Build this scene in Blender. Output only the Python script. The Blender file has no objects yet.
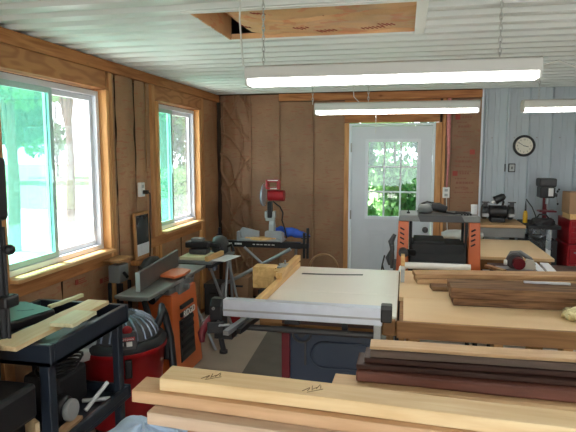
import bpy, bmesh, math, random
from mathutils import Vector, Matrix, Euler, noise
random.seed(7)
PI = math.pi
C = bpy.context.scene.collection
SC = bpy.context.scene
MODS = []
# ------------------------------------------------------------------ materials
def newmat(name):
    m = bpy.data.materials.new(name); m.use_nodes = True
    nt = m.node_tree; b = nt.nodes['Principled BSDF']
    return m, nt, b
def rgb(c): return (c[0], c[1], c[2], 1)
def srgb(r, g, b):
    f = lambda v: (v/255/12.92) if v/255 <= .04045 else ((v/255+.055)/1.055)**2.4
    return (f(r), f(g), f(b))
def plain(name, c, rough=.5, metal=0, var=.08, scale=12, bump=0, emit=None, es=1, coat=0):
    m, nt, b = newmat(name)
    b.inputs['Roughness'].default_value = rough
    b.inputs['Metallic'].default_value = metal
    b.inputs['Coat Weight'].default_value = coat
    tc = nt.nodes.new('ShaderNodeTexCoord')
    n = nt.nodes.new('ShaderNodeTexNoise'); n.inputs['Scale'].default_value = scale; n.inputs['Detail'].default_value = 4
    r = nt.nodes.new('ShaderNodeValToRGB')
    r.color_ramp.elements[0].position = .3; r.color_ramp.elements[1].position = .7
    r.color_ramp.elements[0].color = rgb([x*(1-var) for x in c]); r.color_ramp.elements[1].color = rgb([min(1, x*(1+var)) for x in c])
    nt.links.new(tc.outputs['Object'], n.inputs['Vector']); nt.links.new(n.outputs['Fac'], r.inputs['Fac']); nt.links.new(r.outputs['Color'], b.inputs['Base Color'])
    if bump:
        bp = nt.nodes.new('ShaderNodeBump'); bp.inputs['Strength'].default_value = bump; bp.inputs['Distance'].default_value = .01
        nt.links.new(n.outputs['Fac'], bp.inputs['Height']); nt.links.new(bp.outputs['Normal'], b.inputs['Normal'])
    if emit:
        b.inputs['Emission Color'].default_value = rgb(emit); b.inputs['Emission Strength'].default_value = es
    return m
def wood(name, c1, c2, axis='X', rough=.6, scale=1.0, knots=True, stretch=14, spec=.3):
    m, nt, b = newmat(name); b.inputs['Roughness'].default_value = rough
    b.inputs['Specular IOR Level'].default_value = spec
    L = nt.links.new
    tc = nt.nodes.new('ShaderNodeTexCoord'); mp = nt.nodes.new('ShaderNodeMapping')
    s = [stretch*scale]*3; s['XYZ'.index(axis)] = 1.2*scale
    mp.inputs['Scale'].default_value = s
    L(tc.outputs['Object'], mp.inputs['Vector'])
    n = nt.nodes.new('ShaderNodeTexNoise'); n.inputs['Scale'].default_value = 1.6; n.inputs['Detail'].default_value = 8; n.inputs['Distortion'].default_value = 1.2
    L(mp.outputs['Vector'], n.inputs['Vector'])
    r = nt.nodes.new('ShaderNodeValToRGB')
    r.color_ramp.elements[0].position = .32; r.color_ramp.elements[1].position = .68
    r.color_ramp.elements[0].color = rgb(c1); r.color_ramp.elements[1].color = rgb(c2)
    L(n.outputs['Fac'], r.inputs['Fac'])
    out = r.outputs['Color']
    if knots:
        v = nt.nodes.new('ShaderNodeTexVoronoi'); v.inputs['Scale'].default_value = 1.0
        mp2 = nt.nodes.new('ShaderNodeMapping'); s2 = [5.0]*3; s2['XYZ'.index(axis)] = 2.6
        mp2.inputs['Scale'].default_value = s2
        L(tc.outputs['Object'], mp2.inputs['Vector']); L(mp2.outputs['Vector'], v.inputs['Vector'])
        kr = nt.nodes.new('ShaderNodeValToRGB'); kr.color_ramp.elements[0].position = .03; kr.color_ramp.elements[1].position = .09
        kr.color_ramp.elements[0].color = (.35, .2, .12, 1); kr.color_ramp.elements[1].color = (1, 1, 1, 1)
        L(v.outputs['Distance'], kr.inputs['Fac'])
        mx = nt.nodes.new('ShaderNodeMix'); mx.data_type = 'RGBA'; mx.blend_type = 'MULTIPLY'; mx.inputs['Factor'].default_value = .8
        L(out, mx.inputs[6]); L(kr.outputs['Color'], mx.inputs[7]); out = mx.outputs[2]
    L(out, b.inputs['Base Color'])
    bp = nt.nodes.new('ShaderNodeBump'); bp.inputs['Strength'].default_value = .15; bp.inputs['Distance'].default_value = .004
    L(n.outputs['Fac'], bp.inputs['Height']); L(bp.outputs['Normal'], b.inputs['Normal'])
    return m
def plywood(name, c1, c2, axis='Y'):
    m, nt, b = newmat(name); b.inputs['Roughness'].default_value = .65; L = nt.links.new
    tc = nt.nodes.new('ShaderNodeTexCoord'); mp = nt.nodes.new('ShaderNodeMapping')
    s = [5.5]*3; s['XYZ'.index(axis)] = 1.1
    mp.inputs['Scale'].default_value = s; L(tc.outputs['Object'], mp.inputs['Vector'])
    n0 = nt.nodes.new('ShaderNodeTexNoise'); n0.inputs['Scale'].default_value = 1.2; n0.inputs['Detail'].default_value = 2; L(mp.outputs['Vector'], n0.inputs['Vector'])
    mu = nt.nodes.new('ShaderNodeMath'); mu.operation = 'MULTIPLY'; mu.inputs[1].default_value = 60; L(n0.outputs['Fac'], mu.inputs[0])
    sn = nt.nodes.new('ShaderNodeMath'); sn.operation = 'SINE'; L(mu.outputs[0], sn.inputs[0])
    r = nt.nodes.new('ShaderNodeValToRGB'); r.color_ramp.elements[0].position = 0; r.color_ramp.elements[1].position = .8
    r.color_ramp.elements[0].color = rgb(c1); r.color_ramp.elements[1].color = rgb(c2)
    mr = nt.nodes.new('ShaderNodeMapRange'); mr.inputs['From Min'].default_value = -1; L(sn.outputs[0], mr.inputs['Value']); L(mr.outputs['Result'], r.inputs['Fac'])
    L(r.outputs['Color'], b.inputs['Base Color'])
    return m
def kraftmat(name, c, seed=0):
    m, nt, b = newmat(name); b.inputs['Roughness'].default_value = .55; L = nt.links.new
    tc = nt.nodes.new('ShaderNodeTexCoord')
    n = nt.nodes.new('ShaderNodeTexNoise'); n.inputs['Scale'].default_value = 3.0; n.inputs['Detail'].default_value = 6; L(tc.outputs['Object'], n.inputs['Vector'])
    r = nt.nodes.new('ShaderNodeValToRGB'); r.color_ramp.elements[0].position = .3; r.color_ramp.elements[1].position = .7
    r.color_ramp.elements[0].color = rgb([x*.78 for x in c]); r.color_ramp.elements[1].color = rgb([x*1.15 for x in c])
    L(n.outputs['Fac'], r.inputs['Fac'])
    # faint reddish print marks repeated on the paper
    mp = nt.nodes.new('ShaderNodeMapping'); mp.inputs['Scale'].default_value = (5, 5, 26); L(tc.outputs['Object'], mp.inputs['Vector'])
    n2 = nt.nodes.new('ShaderNodeTexNoise'); n2.inputs['Scale'].default_value = 2.0; n2.inputs['Detail'].default_value = 1; L(mp.outputs['Vector'], n2.inputs['Vector'])
    r2 = nt.nodes.new('ShaderNodeValToRGB'); r2.color_ramp.elements[0].position = .60; r2.color_ramp.elements[1].position = .66
    r2.color_ramp.elements[0].color = (0, 0, 0, 1); r2.color_ramp.elements[1].color = (.5, .5, .5, 1); L(n2.outputs['Fac'], r2.inputs['Fac'])
    mx = nt.nodes.new('ShaderNodeMix'); mx.data_type = 'RGBA'; L(r2.outputs['Color'], mx.inputs[0]); L(r.outputs['Color'], mx.inputs[6]); mx.inputs[7].default_value = rgb([c[0]*.95, c[1]*.5, c[2]*.5])
    L(mx.outputs[2], b.inputs['Base Color'])
    n3 = nt.nodes.new('ShaderNodeTexNoise'); n3.inputs['Scale'].default_value = 14; n3.inputs['Detail'].default_value = 3; n3.inputs['Distortion'].default_value = 2; L(tc.outputs['Object'], n3.inputs['Vector'])
    bp = nt.nodes.new('ShaderNodeBump'); bp.inputs['Strength'].default_value = .35; bp.inputs['Distance'].default_value = .01
    L(n3.outputs['Fac'], bp.inputs['Height']); L(bp.outputs['Normal'], b.inputs['Normal'])
    return m
def glassmat(name, tint, refl=.06):
    m = bpy.data.materials.new(name); m.use_nodes = True; nt = m.node_tree; nt.nodes.clear(); L = nt.links.new
    o = nt.nodes.new('ShaderNodeOutputMaterial'); mx = nt.nodes.new('ShaderNodeMixShader'); t = nt.nodes.new('ShaderNodeBsdfTransparent'); g = nt.nodes.new('ShaderNodeBsdfGlossy')
    t.inputs['Color'].default_value = rgb(tint); g.inputs['Roughness'].default_value = .02; mx.inputs[0].default_value = refl
    L(t.outputs[0], mx.inputs[1]); L(g.outputs[0], mx.inputs[2]); L(mx.outputs[0], o.inputs['Surface'])
    return m
def screenmat(name, c, a):
    m = bpy.data.materials.new(name); m.use_nodes = True; nt = m.node_tree; nt.nodes.clear(); L = nt.links.new
    o = nt.nodes.new('ShaderNodeOutputMaterial'); mx = nt.nodes.new('ShaderNodeMixShader'); t = nt.nodes.new('ShaderNodeBsdfTransparent'); g = nt.nodes.new('ShaderNodeBsdfTranslucent')
    g.inputs['Color'].default_value = rgb(c); mx.inputs[0].default_value = a
    L(t.outputs[0], mx.inputs[1]); L(g.outputs[0], mx.inputs[2]); L(mx.outputs[0], o.inputs['Surface'])
    return m
def leafmat(name, c1, c2):
    m, nt, b = newmat(name); L = nt.links.new
    tc = nt.nodes.new('ShaderNodeTexCoord'); n = nt.nodes.new('ShaderNodeTexNoise'); n.inputs['Scale'].default_value = 4; L(tc.outputs['Object'], n.inputs['Vector'])
    r = nt.nodes.new('ShaderNodeValToRGB'); r.color_ramp.elements[0].position = .35; r.color_ramp.elements[1].position = .65
    r.color_ramp.elements[0].color = rgb(c1); r.color_ramp.elements[1].color = rgb(c2); L(n.outputs['Fac'], r.inputs['Fac']); L(r.outputs['Color'], b.inputs['Base Color'])
    b.inputs['Roughness'].default_value = .6
    tr = nt.nodes.new('ShaderNodeBsdfTranslucent'); L(r.outputs['Color'], tr.inputs['Color'])
    mx = nt.nodes.new('ShaderNodeMixShader'); mx.inputs[0].default_value = .45
    L(b.outputs[0], mx.inputs[1]); L(tr.outputs[0], mx.inputs[2]); L(mx.outputs[0], nt.nodes['Material Output'].inputs['Surface'])
    return m
M = {}
M['ceil'] = plain('ceiling_steel', (.70, .74, .73), .32, 0, .03, 2)
M['bluewall'] = plain('blue_grey_steel', srgb(182, 191, 198), .45, 0, .03, 3)
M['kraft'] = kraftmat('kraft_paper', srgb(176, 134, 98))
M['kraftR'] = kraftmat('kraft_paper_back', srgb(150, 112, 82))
M['kraftA'] = kraftmat('kraft_paper_attic', srgb(214, 170, 124))
M['stud'] = wood('stud_pine', srgb(184, 126, 78), srgb(214, 160, 108), 'Z', .6, 1)
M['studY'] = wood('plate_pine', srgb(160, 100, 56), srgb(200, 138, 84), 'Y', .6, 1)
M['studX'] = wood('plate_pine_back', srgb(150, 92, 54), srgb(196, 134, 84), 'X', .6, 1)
M['ply'] = plywood('header_plywood', srgb(168, 110, 66), srgb(192, 134, 84), 'Y')
M['sillw'] = wood('sill_pine', srgb(206, 152, 98), srgb(232, 186, 132), 'Y', .5, 1, False)
M['jamb'] = wood('jamb_pine', srgb(214, 152, 92), srgb(240, 184, 122), 'Z', .5, 1)
M['pine'] = wood('pine_board', srgb(222, 186, 134), srgb(244, 218, 172), 'X', .5, .8)
M['pine2'] = wood('pine_board_tan', srgb(200, 158, 118), srgb(224, 186, 146), 'X', .55, .8)
M['pine3'] = wood('pine_board_grey', srgb(196, 170, 144), srgb(226, 202, 176), 'X', .55, .8)
M['darkw'] = wood('dark_walnut_board', srgb(52, 34, 30), srgb(86, 58, 50), 'X', .5, 1, False)
M['redw'] = wood('reddish_board', srgb(96, 58, 50), srgb(132, 86, 74), 'X', .45, 1, False)
M['tanw'] = wood('tan_top_board', srgb(196, 158, 118), srgb(226, 194, 150), 'X', .5, 1, False)
M['greyw'] = wood('weathered_board', srgb(96, 82, 76), srgb(128, 112, 100), 'X', .6, 1, False)
M['rough'] = wood('rough_sawn_board', srgb(84, 58, 40), srgb(150, 114, 82), 'X', .8, 1.5, False, 18)
M['roughl'] = wood('rough_sawn_light', srgb(166, 128, 92), srgb(208, 170, 128), 'X', .7, 1, False)
M['maple'] = wood('bench_maple', srgb(228, 192, 144), srgb(240, 210, 168), 'X', .32, .35, False, 6, .5)
M['apron'] = wood('bench_apron', srgb(128, 90, 54), srgb(166, 122, 76), 'X', .5, 1)
M['legw'] = wood('bench_leg', srgb(170, 122, 74), srgb(200, 150, 98), 'Z', .5, 1)
M['white_lam'] = plain('white_laminate', srgb(240, 234, 224), .3, 0, .02, 3, coat=.2)
M['jig'] = wood('jig_wood', srgb(206, 158, 98), srgb(234, 192, 132), 'Y', .45, 1, False)
M['hoopw'] = wood('bent_wood', srgb(150, 112, 78), srgb(180, 140, 100), 'X', .4, 1, False)
M['conc'] = plain('concrete', srgb(176, 162, 146), .6, 0, .12, 2.2, .1)
M['mat'] = plain('grey_floor_mat', srgb(112, 106, 98), .7, 0, .1, 6)
M['orange'] = plain('orange_paint', srgb(212, 106, 54), .4, 0, .05, 4)
M['orangeg'] = plain('orange_guard', srgb(228, 124, 74), .35, 0, .04, 4)
M['black'] = plain('black_plastic', (.012, .012, .014), .4, 0, .2, 8)
M['blackm'] = plain('black_matte', (.02, .02, .022), .65, 0, .2, 8)
M['navy'] = plain('navy_cart_plastic', srgb(38, 45, 56), .35, 0, .1, 6)
M['sawblue'] = plain('saw_cabinet_paint', srgb(48, 60, 80), .4, 0, .06, 5)
M['maroon'] = plain('maroon_paint', srgb(110, 22, 34), .4, 0, .06, 5)
M['red'] = plain('red_plastic', srgb(150, 18, 24), .35, 0, .06, 5)
M['redm'] = plain('red_motor', srgb(168, 34, 44), .35, 0, .06, 5)
M['chest'] = plain('red_tool_chest_paint', srgb(150, 20, 30), .3, 0, .05, 5)
M['steel'] = plain('cast_iron', srgb(150, 148, 144), .38, .7, .1, 9)
M['fencebrown'] = plain('fence_casting', srgb(96, 88, 84), .45, .3)
M['alu'] = plain('aluminium', srgb(214, 220, 232), .35, .6, .04, 20)
M['alud'] = plain('dull_aluminium', srgb(170, 172, 176), .45, .7, .06, 14)
M['grey'] = plain('grey_plastic', srgb(120, 122, 122), .45, 0, .05, 7)
M['lgrey'] = plain('light_grey_plastic', srgb(176, 180, 180), .4, 0, .05, 7)
M['dgrey'] = plain('dark_grey_plastic', srgb(62, 62, 64), .45, 0, .1, 7)
M['silver'] = plain('silver_plastic', srgb(150, 160, 178), .25, .5, .05, 7)
M['white'] = plain('white_paint', srgb(236, 236, 234), .4, 0, .02, 5)
M['doorw'] = plain('white_door_paint', srgb(214, 218, 226), .45, 0, .02, 5)
M['vinyl'] = plain('white_vinyl', srgb(226, 230, 238), .35, 0, .02, 5)
M['sashv'] = plain('teal_cast_sash', srgb(186, 218, 214), .35, 0, .02, 5)  # teal cast of the screen put into the white sash colour
M['fixture'] = plain('white_enamel', srgb(204, 204, 200), .35, 0, .02, 5)
M['tube'] = plain('lit_tube', (1, 1, 1), .4, emit=(1, .97, .93), es=10)
M['chain'] = plain('chain_metal', srgb(190, 192, 190), .35, .6)
M['cord'] = plain('white_cord', srgb(210, 210, 206), .5)
M['glass'] = glassmat('door_glass', (.86, .93, .92))
M['glassT'] = glassmat('teal_glass', (.66, .94, .88))
M['glassC'] = glassmat('clear_glass', (.93, .95, .96))
M['screen'] = screenmat('haze_screen', (.45, .72, .68), .13)
M['haze'] = screenmat('haze_veil', (.7, .74, .76), .08)
M['bag'] = glassmat('clear_plastic_film', (.74, .78, .81), .09)
M['cardboard'] = plain('cardboard', srgb(170, 132, 100), .7, 0, .06, 6)
M['cream'] = plain('clock_face', srgb(228, 222, 206), .5, 0, .02)
M['yellow'] = plain('yellow_plastic', srgb(226, 176, 30), .35)
M['blue'] = plain('blue_fabric', srgb(52, 92, 196), .6, 0, .2, 14, .3)
M['cloth'] = plain('pale_blue_cloth', srgb(184, 206, 232), .8, 0, .06, 20, .4)
M['pink'] = plain('pink_insulation', srgb(216, 140, 140), .9, 0, .15, 30, .5)
M['print'] = plain('red_print', srgb(168, 72, 58), .7)
M['print2'] = plain('brown_print', srgb(142, 88, 66), .7)
M['greenmat'] = plain('green_mat', srgb(44, 68, 54), .4, 0, .1, 10)
M['paleboard'] = wood('pale_yellow_board', srgb(218, 208, 160), srgb(238, 230, 190), 'X', .5, 1, False)
M['paper'] = plain('paper_white', srgb(222, 222, 224), .5)
M['foil'] = plain('crumpled_foil', srgb(206, 196, 150), .25, .6, .3, 60, .5)
M['bark'] = plain('bark', srgb(84, 66, 50), .9, 0, .3, 20, .5)
M['leafA'] = leafmat('leaf_green', srgb(44, 92, 36), srgb(96, 146, 70))
M['leafB'] = leafmat('leaf_dark', srgb(24, 60, 28), srgb(64, 108, 52))
M['leafC'] = leafmat('leaf_pale', srgb(70, 112, 62), srgb(130, 170, 104))
M['ext'] = plain('driveway', srgb(200, 198, 190), .8, 0, .08, 1)
M['lawn'] = plain('grass_ground', srgb(96, 130, 70), .9, 0, .25, 2)
M['roofm'] = plain('roof_sheet', srgb(90, 90, 92), .6)
M['sheath'] = plain('wall_sheathing', srgb(70, 52, 38), .8)
M['dark'] = plain('dark_recess', (.01, .008, .007), .9)
M['ink'] = plain('pencil_mark', srgb(120, 84, 50), .8)
M['frame_glass'] = plain('dark_picture_glass', srgb(60, 64, 66), .08, 0, .3, 4)
M['label_white'] = plain('white_lettering', srgb(232, 232, 228), .5)

# ------------------------------------------------------------------ mesh builder
class MB:
    def __init__(s): s.v = []; s.f = []; s.smooth = set()
    def add(s, vs, fs, smooth=False):
        n = len(s.v); s.v += [tuple(p) for p in vs]
        for f in fs:
            if smooth: s.smooth.add(len(s.f))
            s.f.append([i+n for i in f])
        return s
    def box(s, x0, x1, y0, y1, z0, z1, rot=None, piv=None):
        vs = [Vector((x, y, z)) for x in (x0, x1) for y in (y0, y1) for z in (z0, z1)]
        if rot:
            p = Vector(piv) if piv else Vector(((x0+x1)/2, (y0+y1)/2, (z0+z1)/2)); R = Euler(rot).to_matrix()
            vs = [R @ (v-p)+p for v in vs]
        return s.add(vs, [(0, 1, 3, 2), (4, 6, 7, 5), (0, 4, 5, 1), (2, 3, 7, 6), (0, 2, 6, 4), (1, 5, 7, 3)])
    def cyl(s, a, b, r, r2=None, n=20, caps=True):
        a, b = Vector(a), Vector(b); r2 = r if r2 is None else r2
        d = (b-a).normalized(); u = d.orthogonal().normalized(); w = d.cross(u)
        vs = []
        for k in range(n):
            t = 2*PI*k/n; o = u*math.cos(t)+w*math.sin(t); vs += [a+o*r, b+o*r2]
        s.add(vs, [(2*k, 2*((k+1) % n), 2*((k+1) % n)+1, 2*k+1) for k in range(n)], True)
        if caps:
            s.add([a]+[vs[2*k] for k in range(n)], [(0, 1+(k+1) % n, 1+k) for k in range(n)])
            s.add([b]+[vs[2*k+1] for k in range(n)], [(0, 1+k, 1+(k+1) % n) for k in range(n)])
        return s
    def tube(s, pts, r, n=8, closed=False):
        pts = [Vector(p) for p in pts]; m = len(pts); rings = []
        up = None
        for i, p in enumerate(pts):
            if closed: d = (pts[(i+1) % m]-pts[i-1]).normalized()
            else: d = (pts[min(i+1, m-1)]-pts[max(i-1, 0)]).normalized()
            if up is None: up = d.orthogonal().normalized()
            u = (up-d*up.dot(d))
            u = u.normalized() if u.length > 1e-5 else d.orthogonal().normalized()
            up = u; w = d.cross(u)
            rr = r[i] if isinstance(r, (list, tuple)) else r
            rings += [p+(u*math.cos(2*PI*k/n)+w*math.sin(2*PI*k/n))*rr for k in range(n)]
        fs = []
        for i in range(m if closed else m-1):
            j = (i+1) % m
            for k in range(n): fs.append((i*n+k, i*n+(k+1) % n, j*n+(k+1) % n, j*n+k))
        s.add(rings, fs, True)
        if not closed: s.add(rings[:n], [tuple(range(n))[::-1]]); s.add(rings[-n:], [tuple(range(n))])
        return s
    def lathe(s, c, prof, n=32, sx=1, sy=1, axis='Z'):
        vs = []
        for r, z in prof:
            for k in range(n):
                t = 2*PI*k/n; p = (r*math.cos(t)*sx, r*math.sin(t)*sy, z)
                if axis == 'X': p = (p[2], p[0], p[1])
                if axis == 'Y': p = (p[0], p[2], p[1])
                vs.append((c[0]+p[0], c[1]+p[1], c[2]+p[2]))
        m = len(prof)
        s.add(vs, [(i*n+k, i*n+(k+1) % n, (i+1)*n+(k+1) % n, (i+1)*n+k) for i in range(m-1) for k in range(n)], True)
        s.add(vs[:n], [tuple(range(n))[::-1]]); s.add(vs[-n:], [tuple(range(n))])
        return s
    def prism(s, poly, a, b, axis='Y'):
        # poly: 2-D outline; axis: extrusion axis from a to b
        def P(u, v, t): return {'X': (t, u, v), 'Y': (u, t, v), 'Z': (u, v, t)}[axis]
        n = len(poly); vs = [P(u, v, a) for u, v in poly]+[P(u, v, b) for u, v in poly]
        return s.add(vs, [tuple(range(n)), tuple(range(2*n-1, n-1, -1))]+[(k, k+n, (k+1) % n+n, (k+1) % n) for k in range(n)])
    def grid(s, fn, nu, nv, smooth=True):
        vs = [fn(i/nu, j/nv) for i in range(nu+1) for j in range(nv+1)]
        return s.add(vs, [(i*(nv+1)+j, (i+1)*(nv+1)+j, (i+1)*(nv+1)+j+1, i*(nv+1)+j+1) for i in range(nu) for j in range(nv)], smooth)
    def build(s, name, mat, parent=None, bevel=0, loc=(0, 0, 0), rot=(0, 0, 0), thick=0, mats=None):
        me = bpy.data.meshes.new(name); me.from_pydata(s.v, [], s.f); me.update()
        me.polygons.foreach_set('use_smooth', [i in s.smooth for i in range(len(s.f))])
        bm = bmesh.new(); bm.from_mesh(me)
        if not thick: bmesh.ops.recalc_face_normals(bm, faces=bm.faces)
        bm.to_mesh(me); bm.free()
        me.materials.append(M[mat])
        o = bpy.data.objects.new(name, me); C.objects.link(o); o.parent = parent; o.location = loc; o.rotation_euler = rot
        if thick:
            md = o.modifiers.new('thickness', 'SOLIDIFY'); md.thickness = thick; md.offset = 0
        if bevel:
            md = o.modifiers.new('bevel', 'BEVEL'); md.width = bevel; md.segments = 2; md.limit_method = 'ANGLE'; md.angle_limit = .9
        return o
def tag(o, label=None, cat=None, group=None, kind=None):
    if label: o['label'] = label
    if cat: o['category'] = cat
    if group: o['group'] = group
    if kind: o['kind'] = kind
    return o
def thing(name, label, cat, loc=(0, 0, 0), rz=0, group=None):
    o = bpy.data.objects.new(name, None); C.objects.link(o); o.location = loc; o.rotation_euler = (0, 0, rz); o.empty_display_size = .1
    return tag(o, label, cat, group)
def struct(o): o['kind'] = 'structure'; return o
def sempty(name, loc=(0, 0, 0)):
    o = bpy.data.objects.new(name, None); C.objects.link(o); o.location = loc; return struct(o)
def copy_tree(o, parent=None):
    c = o.copy(); C.objects.link(c)
    if parent: c.parent = parent
    for ch in list(o.children): copy_tree(ch, c)
    return c
def text(name, body, size, mat, parent, loc, rot, ext=.0008, bold=0):
    cu = bpy.data.curves.new(name, 'FONT'); cu.body = body; cu.size = size; cu.extrude = ext; cu.align_x = 'CENTER'; cu.align_y = 'CENTER'; cu.offset = bold
    t = bpy.data.objects.new(name+'_tmp', cu); C.objects.link(t)
    dg = bpy.context.evaluated_depsgraph_get(); me = bpy.data.meshes.new_from_object(t.evaluated_get(dg))
    C.objects.unlink(t); bpy.data.objects.remove(t)
    me.materials.clear(); me.materials.append(M[mat])
    o = bpy.data.objects.new(name, me); C.objects.link(o); o.parent = parent; o.location = loc; o.rotation_euler = rot
    return o
def B(): return MB()

# ------------------------------------------------------------------ setting
XL, YB, ZC = -2.13, 6.2, 2.43
XR, YF = 3.3, -2.6
struct(B().box(-2.35, XR+.1, YF-.1, YB+.2, -.15, 0).build('floor', 'conc'))
# left wall: sheathing with window openings, wood framing and kraft faced insulation
W1, W2 = (2.62, 3.69), (4.58, 5.55)
ZS, ZH = 1.03, 2.19
b = B()
for y0, y1 in ((YF-.1, W1[0]), (W1[1], W2[0]), (W2[1], YB+.2)): b.box(-2.29, -2.25, y0, y1, 0, 2.6)
for w in (W1, W2): b.box(-2.29, -2.25, w[0], w[1], 0, ZS-.02); b.box(-2.29, -2.25, w[0], w[1], ZH, 2.6)
wl = struct(b.build('wall_left', 'sheath'))
def beam(name, mat, *bx, bevel=.002, parent=wl): return B().box(*bx).build(name, mat, parent, bevel)
beam('top_plate', 'studY', -2.25, XL+.005, YF, YB, 2.325, 2.405)
beam('header', 'ply', -2.24, XL, 2.3, 3.70, ZH+.005, 2.322)
beam('header', 'ply', -2.24, XL, 4.50, 5.62, ZH+.005, 2.322)
for y0, y1, m in ((2.53, 2.612, 'stud'), (3.70, 3.735, 'jamb'), (3.745, 3.785, 'stud'), (4.44, 4.50, 'stud'), (4.53, 4.575, 'jamb'), (5.555, 5.60, 'jamb'), (5.625, 5.69, 'stud'), (1.9, 1.94, 'stud'), (1.4, 1.44, 'stud'), (.9, .94, 'stud')):
    z1 = ZH if m == 'jamb' or y0 == 2.53 else 2.322
    beam('stud', m, -2.25, XL, y0, y1, .04, z1)
for w in (W1, W2):
    beam('sill_board', 'sillw', -2.25, -2.085, w[0]-.0+.002, w[1]-.002, ZS-.022, ZS)
    beam('sill_apron', 'studY', -2.16, XL+.005, w[0]-.25, w[1]+.0, ZS-.11, ZS-.024)
beam('bottom_plate', 'studY', -2.25, XL, YF, YB, 0, .04)
def crumple(u, v, amp, s, seed=0):
    return amp*(noise.noise(Vector((u*s, v*s, seed)))+.5*noise.noise(Vector((u*s*2.3, v*s*2.3, seed+9))))
def kraft_left(y0, y1, z0, z1, seed, amp=.010, bow=.012, ragged=.0):
    def f(u, v):
        z = z0+(z1-z0)*v
        rag = ragged*noise.noise(Vector((z*5, seed, 0)))*(1 if u > .5 else -1)*abs(u-.5)*2
        y = y0+(y1-y0)*u+rag
        x = -2.155+bow*math.sin(PI*u)+crumple(y, z*.5, amp, 5, seed)
        return (min(x, -2.128), y, z)
    return B().grid(f, 14, 46).build('kraft_insulation', 'kraft', wl)
kraft_left(3.795, 3.855, .04, 2.322, 12, .004, .008, .02)
kraft_left(3.87, 4.155, .04, 2.322, 1, .006, .022, .03)
kraft_left(4.175, 4.36, .04, 2.322, 2, .006, .018, .025)
kraft_left(4.37, 4.435, .04, 2.322, 13, .004, .006, .01)
kraft_left(5.73, 6.19, .04, 2.322, 3, .010, .015, .02)
kraft_left(2.62, 3.10, .04, ZS-.115, 4, .014); kraft_left(3.12, 3.69, .04, ZS-.115, 5, .014)
kraft_left(4.58, 5.05, .04, ZS-.115, 6); kraft_left(5.07, 5.55, .04, ZS-.115, 7)
kraft_left(1.95, 2.52, .04, 2.322, 8); kraft_left(.95, 1.39, .04, 2.322, 9); kraft_left(1.45, 1.89, .04, 2.322, 10); kraft_left(-2.5, .89, .04, 2.322, 11)
# red print on the paper below the near window
b = B()
for (y, z) in ((3.22, .86), (3.52, .80), (2.95, .70)):
    b.box(-2.129, -2.1265, y, y+.035, z, z+.035)
    for k in range(3): b.box(-2.129, -2.1265, y+.05, y+.05+random.uniform(.05, .1), z+.026-k*.013, z+.031-k*.013)
b.build('red_print', 'print', wl)
# windows
def window(n, y0, y1, ymid):
    e = sempty('window_%d' % n, (-2.2, (y0+y1)/2, ZS)); ox, oy, oz = -e.location.x, -e.location.y, -e.location.z
    def bd(m, name, mat, par=e, bev=.002):
        lo = (ox, oy, oz) if par is e else (0, 0, 0)
        return m.build(name, mat, par, bev, loc=lo)
    z0, z1 = ZS, ZH-.01; f = .035
    b = B().box(-2.25, -2.185, y0, y0+f, z0, z1).box(-2.25, -2.185, y1-f, y1, z0, z1).box(-2.25, -2.185, y0+f, y1-f, z0, z0+f).box(-2.25, -2.185, y0+f, y1-f, z1-f, z1)
    bd(b, 'window_frame', 'vinyl')
    def sash(a, c, x0, x1, mat, g):
        s = .036
        b = B().box(x0, x1, a, a+s, z0+f, z1-f).box(x0, x1, c-s, c, z0+f, z1-f).box(x0, x1, a+s, c-s, z0+f, z0+f+s).box(x0, x1, a+s, c-s, z1-f-s, z1-f)
        o = bd(b, 'sash', mat)
        B().box((x0+x1)/2-.002, (x0+x1)/2+.002, a+s, c-s, z0+f+s, z1-f-s).build('glass_pane', g, o)
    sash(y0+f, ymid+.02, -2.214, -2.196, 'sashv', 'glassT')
    sash(ymid-.02, y1-f, -2.240, -2.218, 'vinyl', 'glassC')
    bd(B().box(-2.196, -2.185, ymid-.02, ymid+.0, 1.55, 1.63), 'latch', 'vinyl')
    bd(B().box(-2.2465, -2.2455, y0+f, ymid+.02, z0+f, z1-f), 'haze_screen', 'screen', bev=0)  # screen sheet added to veil the outside view with milky haze
    bd(B().box(-2.2465, -2.2455, ymid+.021, y1-f, z0+f, z1-f), 'added_haze_pane', 'haze', bev=0)  # translucent sheet added only to haze the view on this side
    return e
window(1, W1[0]+.004, W1[1]-.004, 3.14); window(2, W2[0]+.004, W2[1]-.004, 4.99)
# back wall
struct(B().box(-2.29, -.66, YB+.05, YB+.12, 0, 2.6).box(.36, XR, YB+.05, YB+.12, 0, 2.6).box(-.66, .36, YB+.05, YB+.12, 2.10, 2.6).build('wall_back', 'sheath'))
wb = bpy.data.objects['wall_back']
def kraft_back(x0, x1, z0, z1, seed, amp=.008, bow=.01, fold=0):
    def f(u, v):
        x = x0+(x1-x0)*u; z = z0+(z1-z0)*v
        y = YB+.02-bow*math.sin(PI*u)-crumple(x, z*.6, amp, 5, seed)
        if fold:
            n1 = noise.noise(Vector((x*3, z*1.5, seed))); n2 = noise.noise(Vector((x*4+5, z*2, seed+3)))
            for (a_, b_, fr, nn) in ((1.0, 1.3, 17, n1), (.18, 2.6, 15, n2), (-.8, 1.0, 12, n1+n2)):
                t = abs(math.sin((z*a_+x*b_)*fr/2+2.2*nn)); y -= fold*.5*max(0, 1-t*4.0)*(.4+.6*abs(n2*2))
        return (x, min(y, YB+.03), z)
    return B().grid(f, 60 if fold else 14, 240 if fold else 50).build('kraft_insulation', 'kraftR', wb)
seams = [-2.12, -1.76, -1.42, -1.03, -.68]
kraft_back(seams[0], seams[1], .04, 2.40, 21, .03, .02, .075)
for i in range(1, 4): kraft_back(seams[i]+.004, seams[i+1]-.004, .04, 2.40 if i < 2 else 2.318, 21+i, .006, .008)
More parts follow.
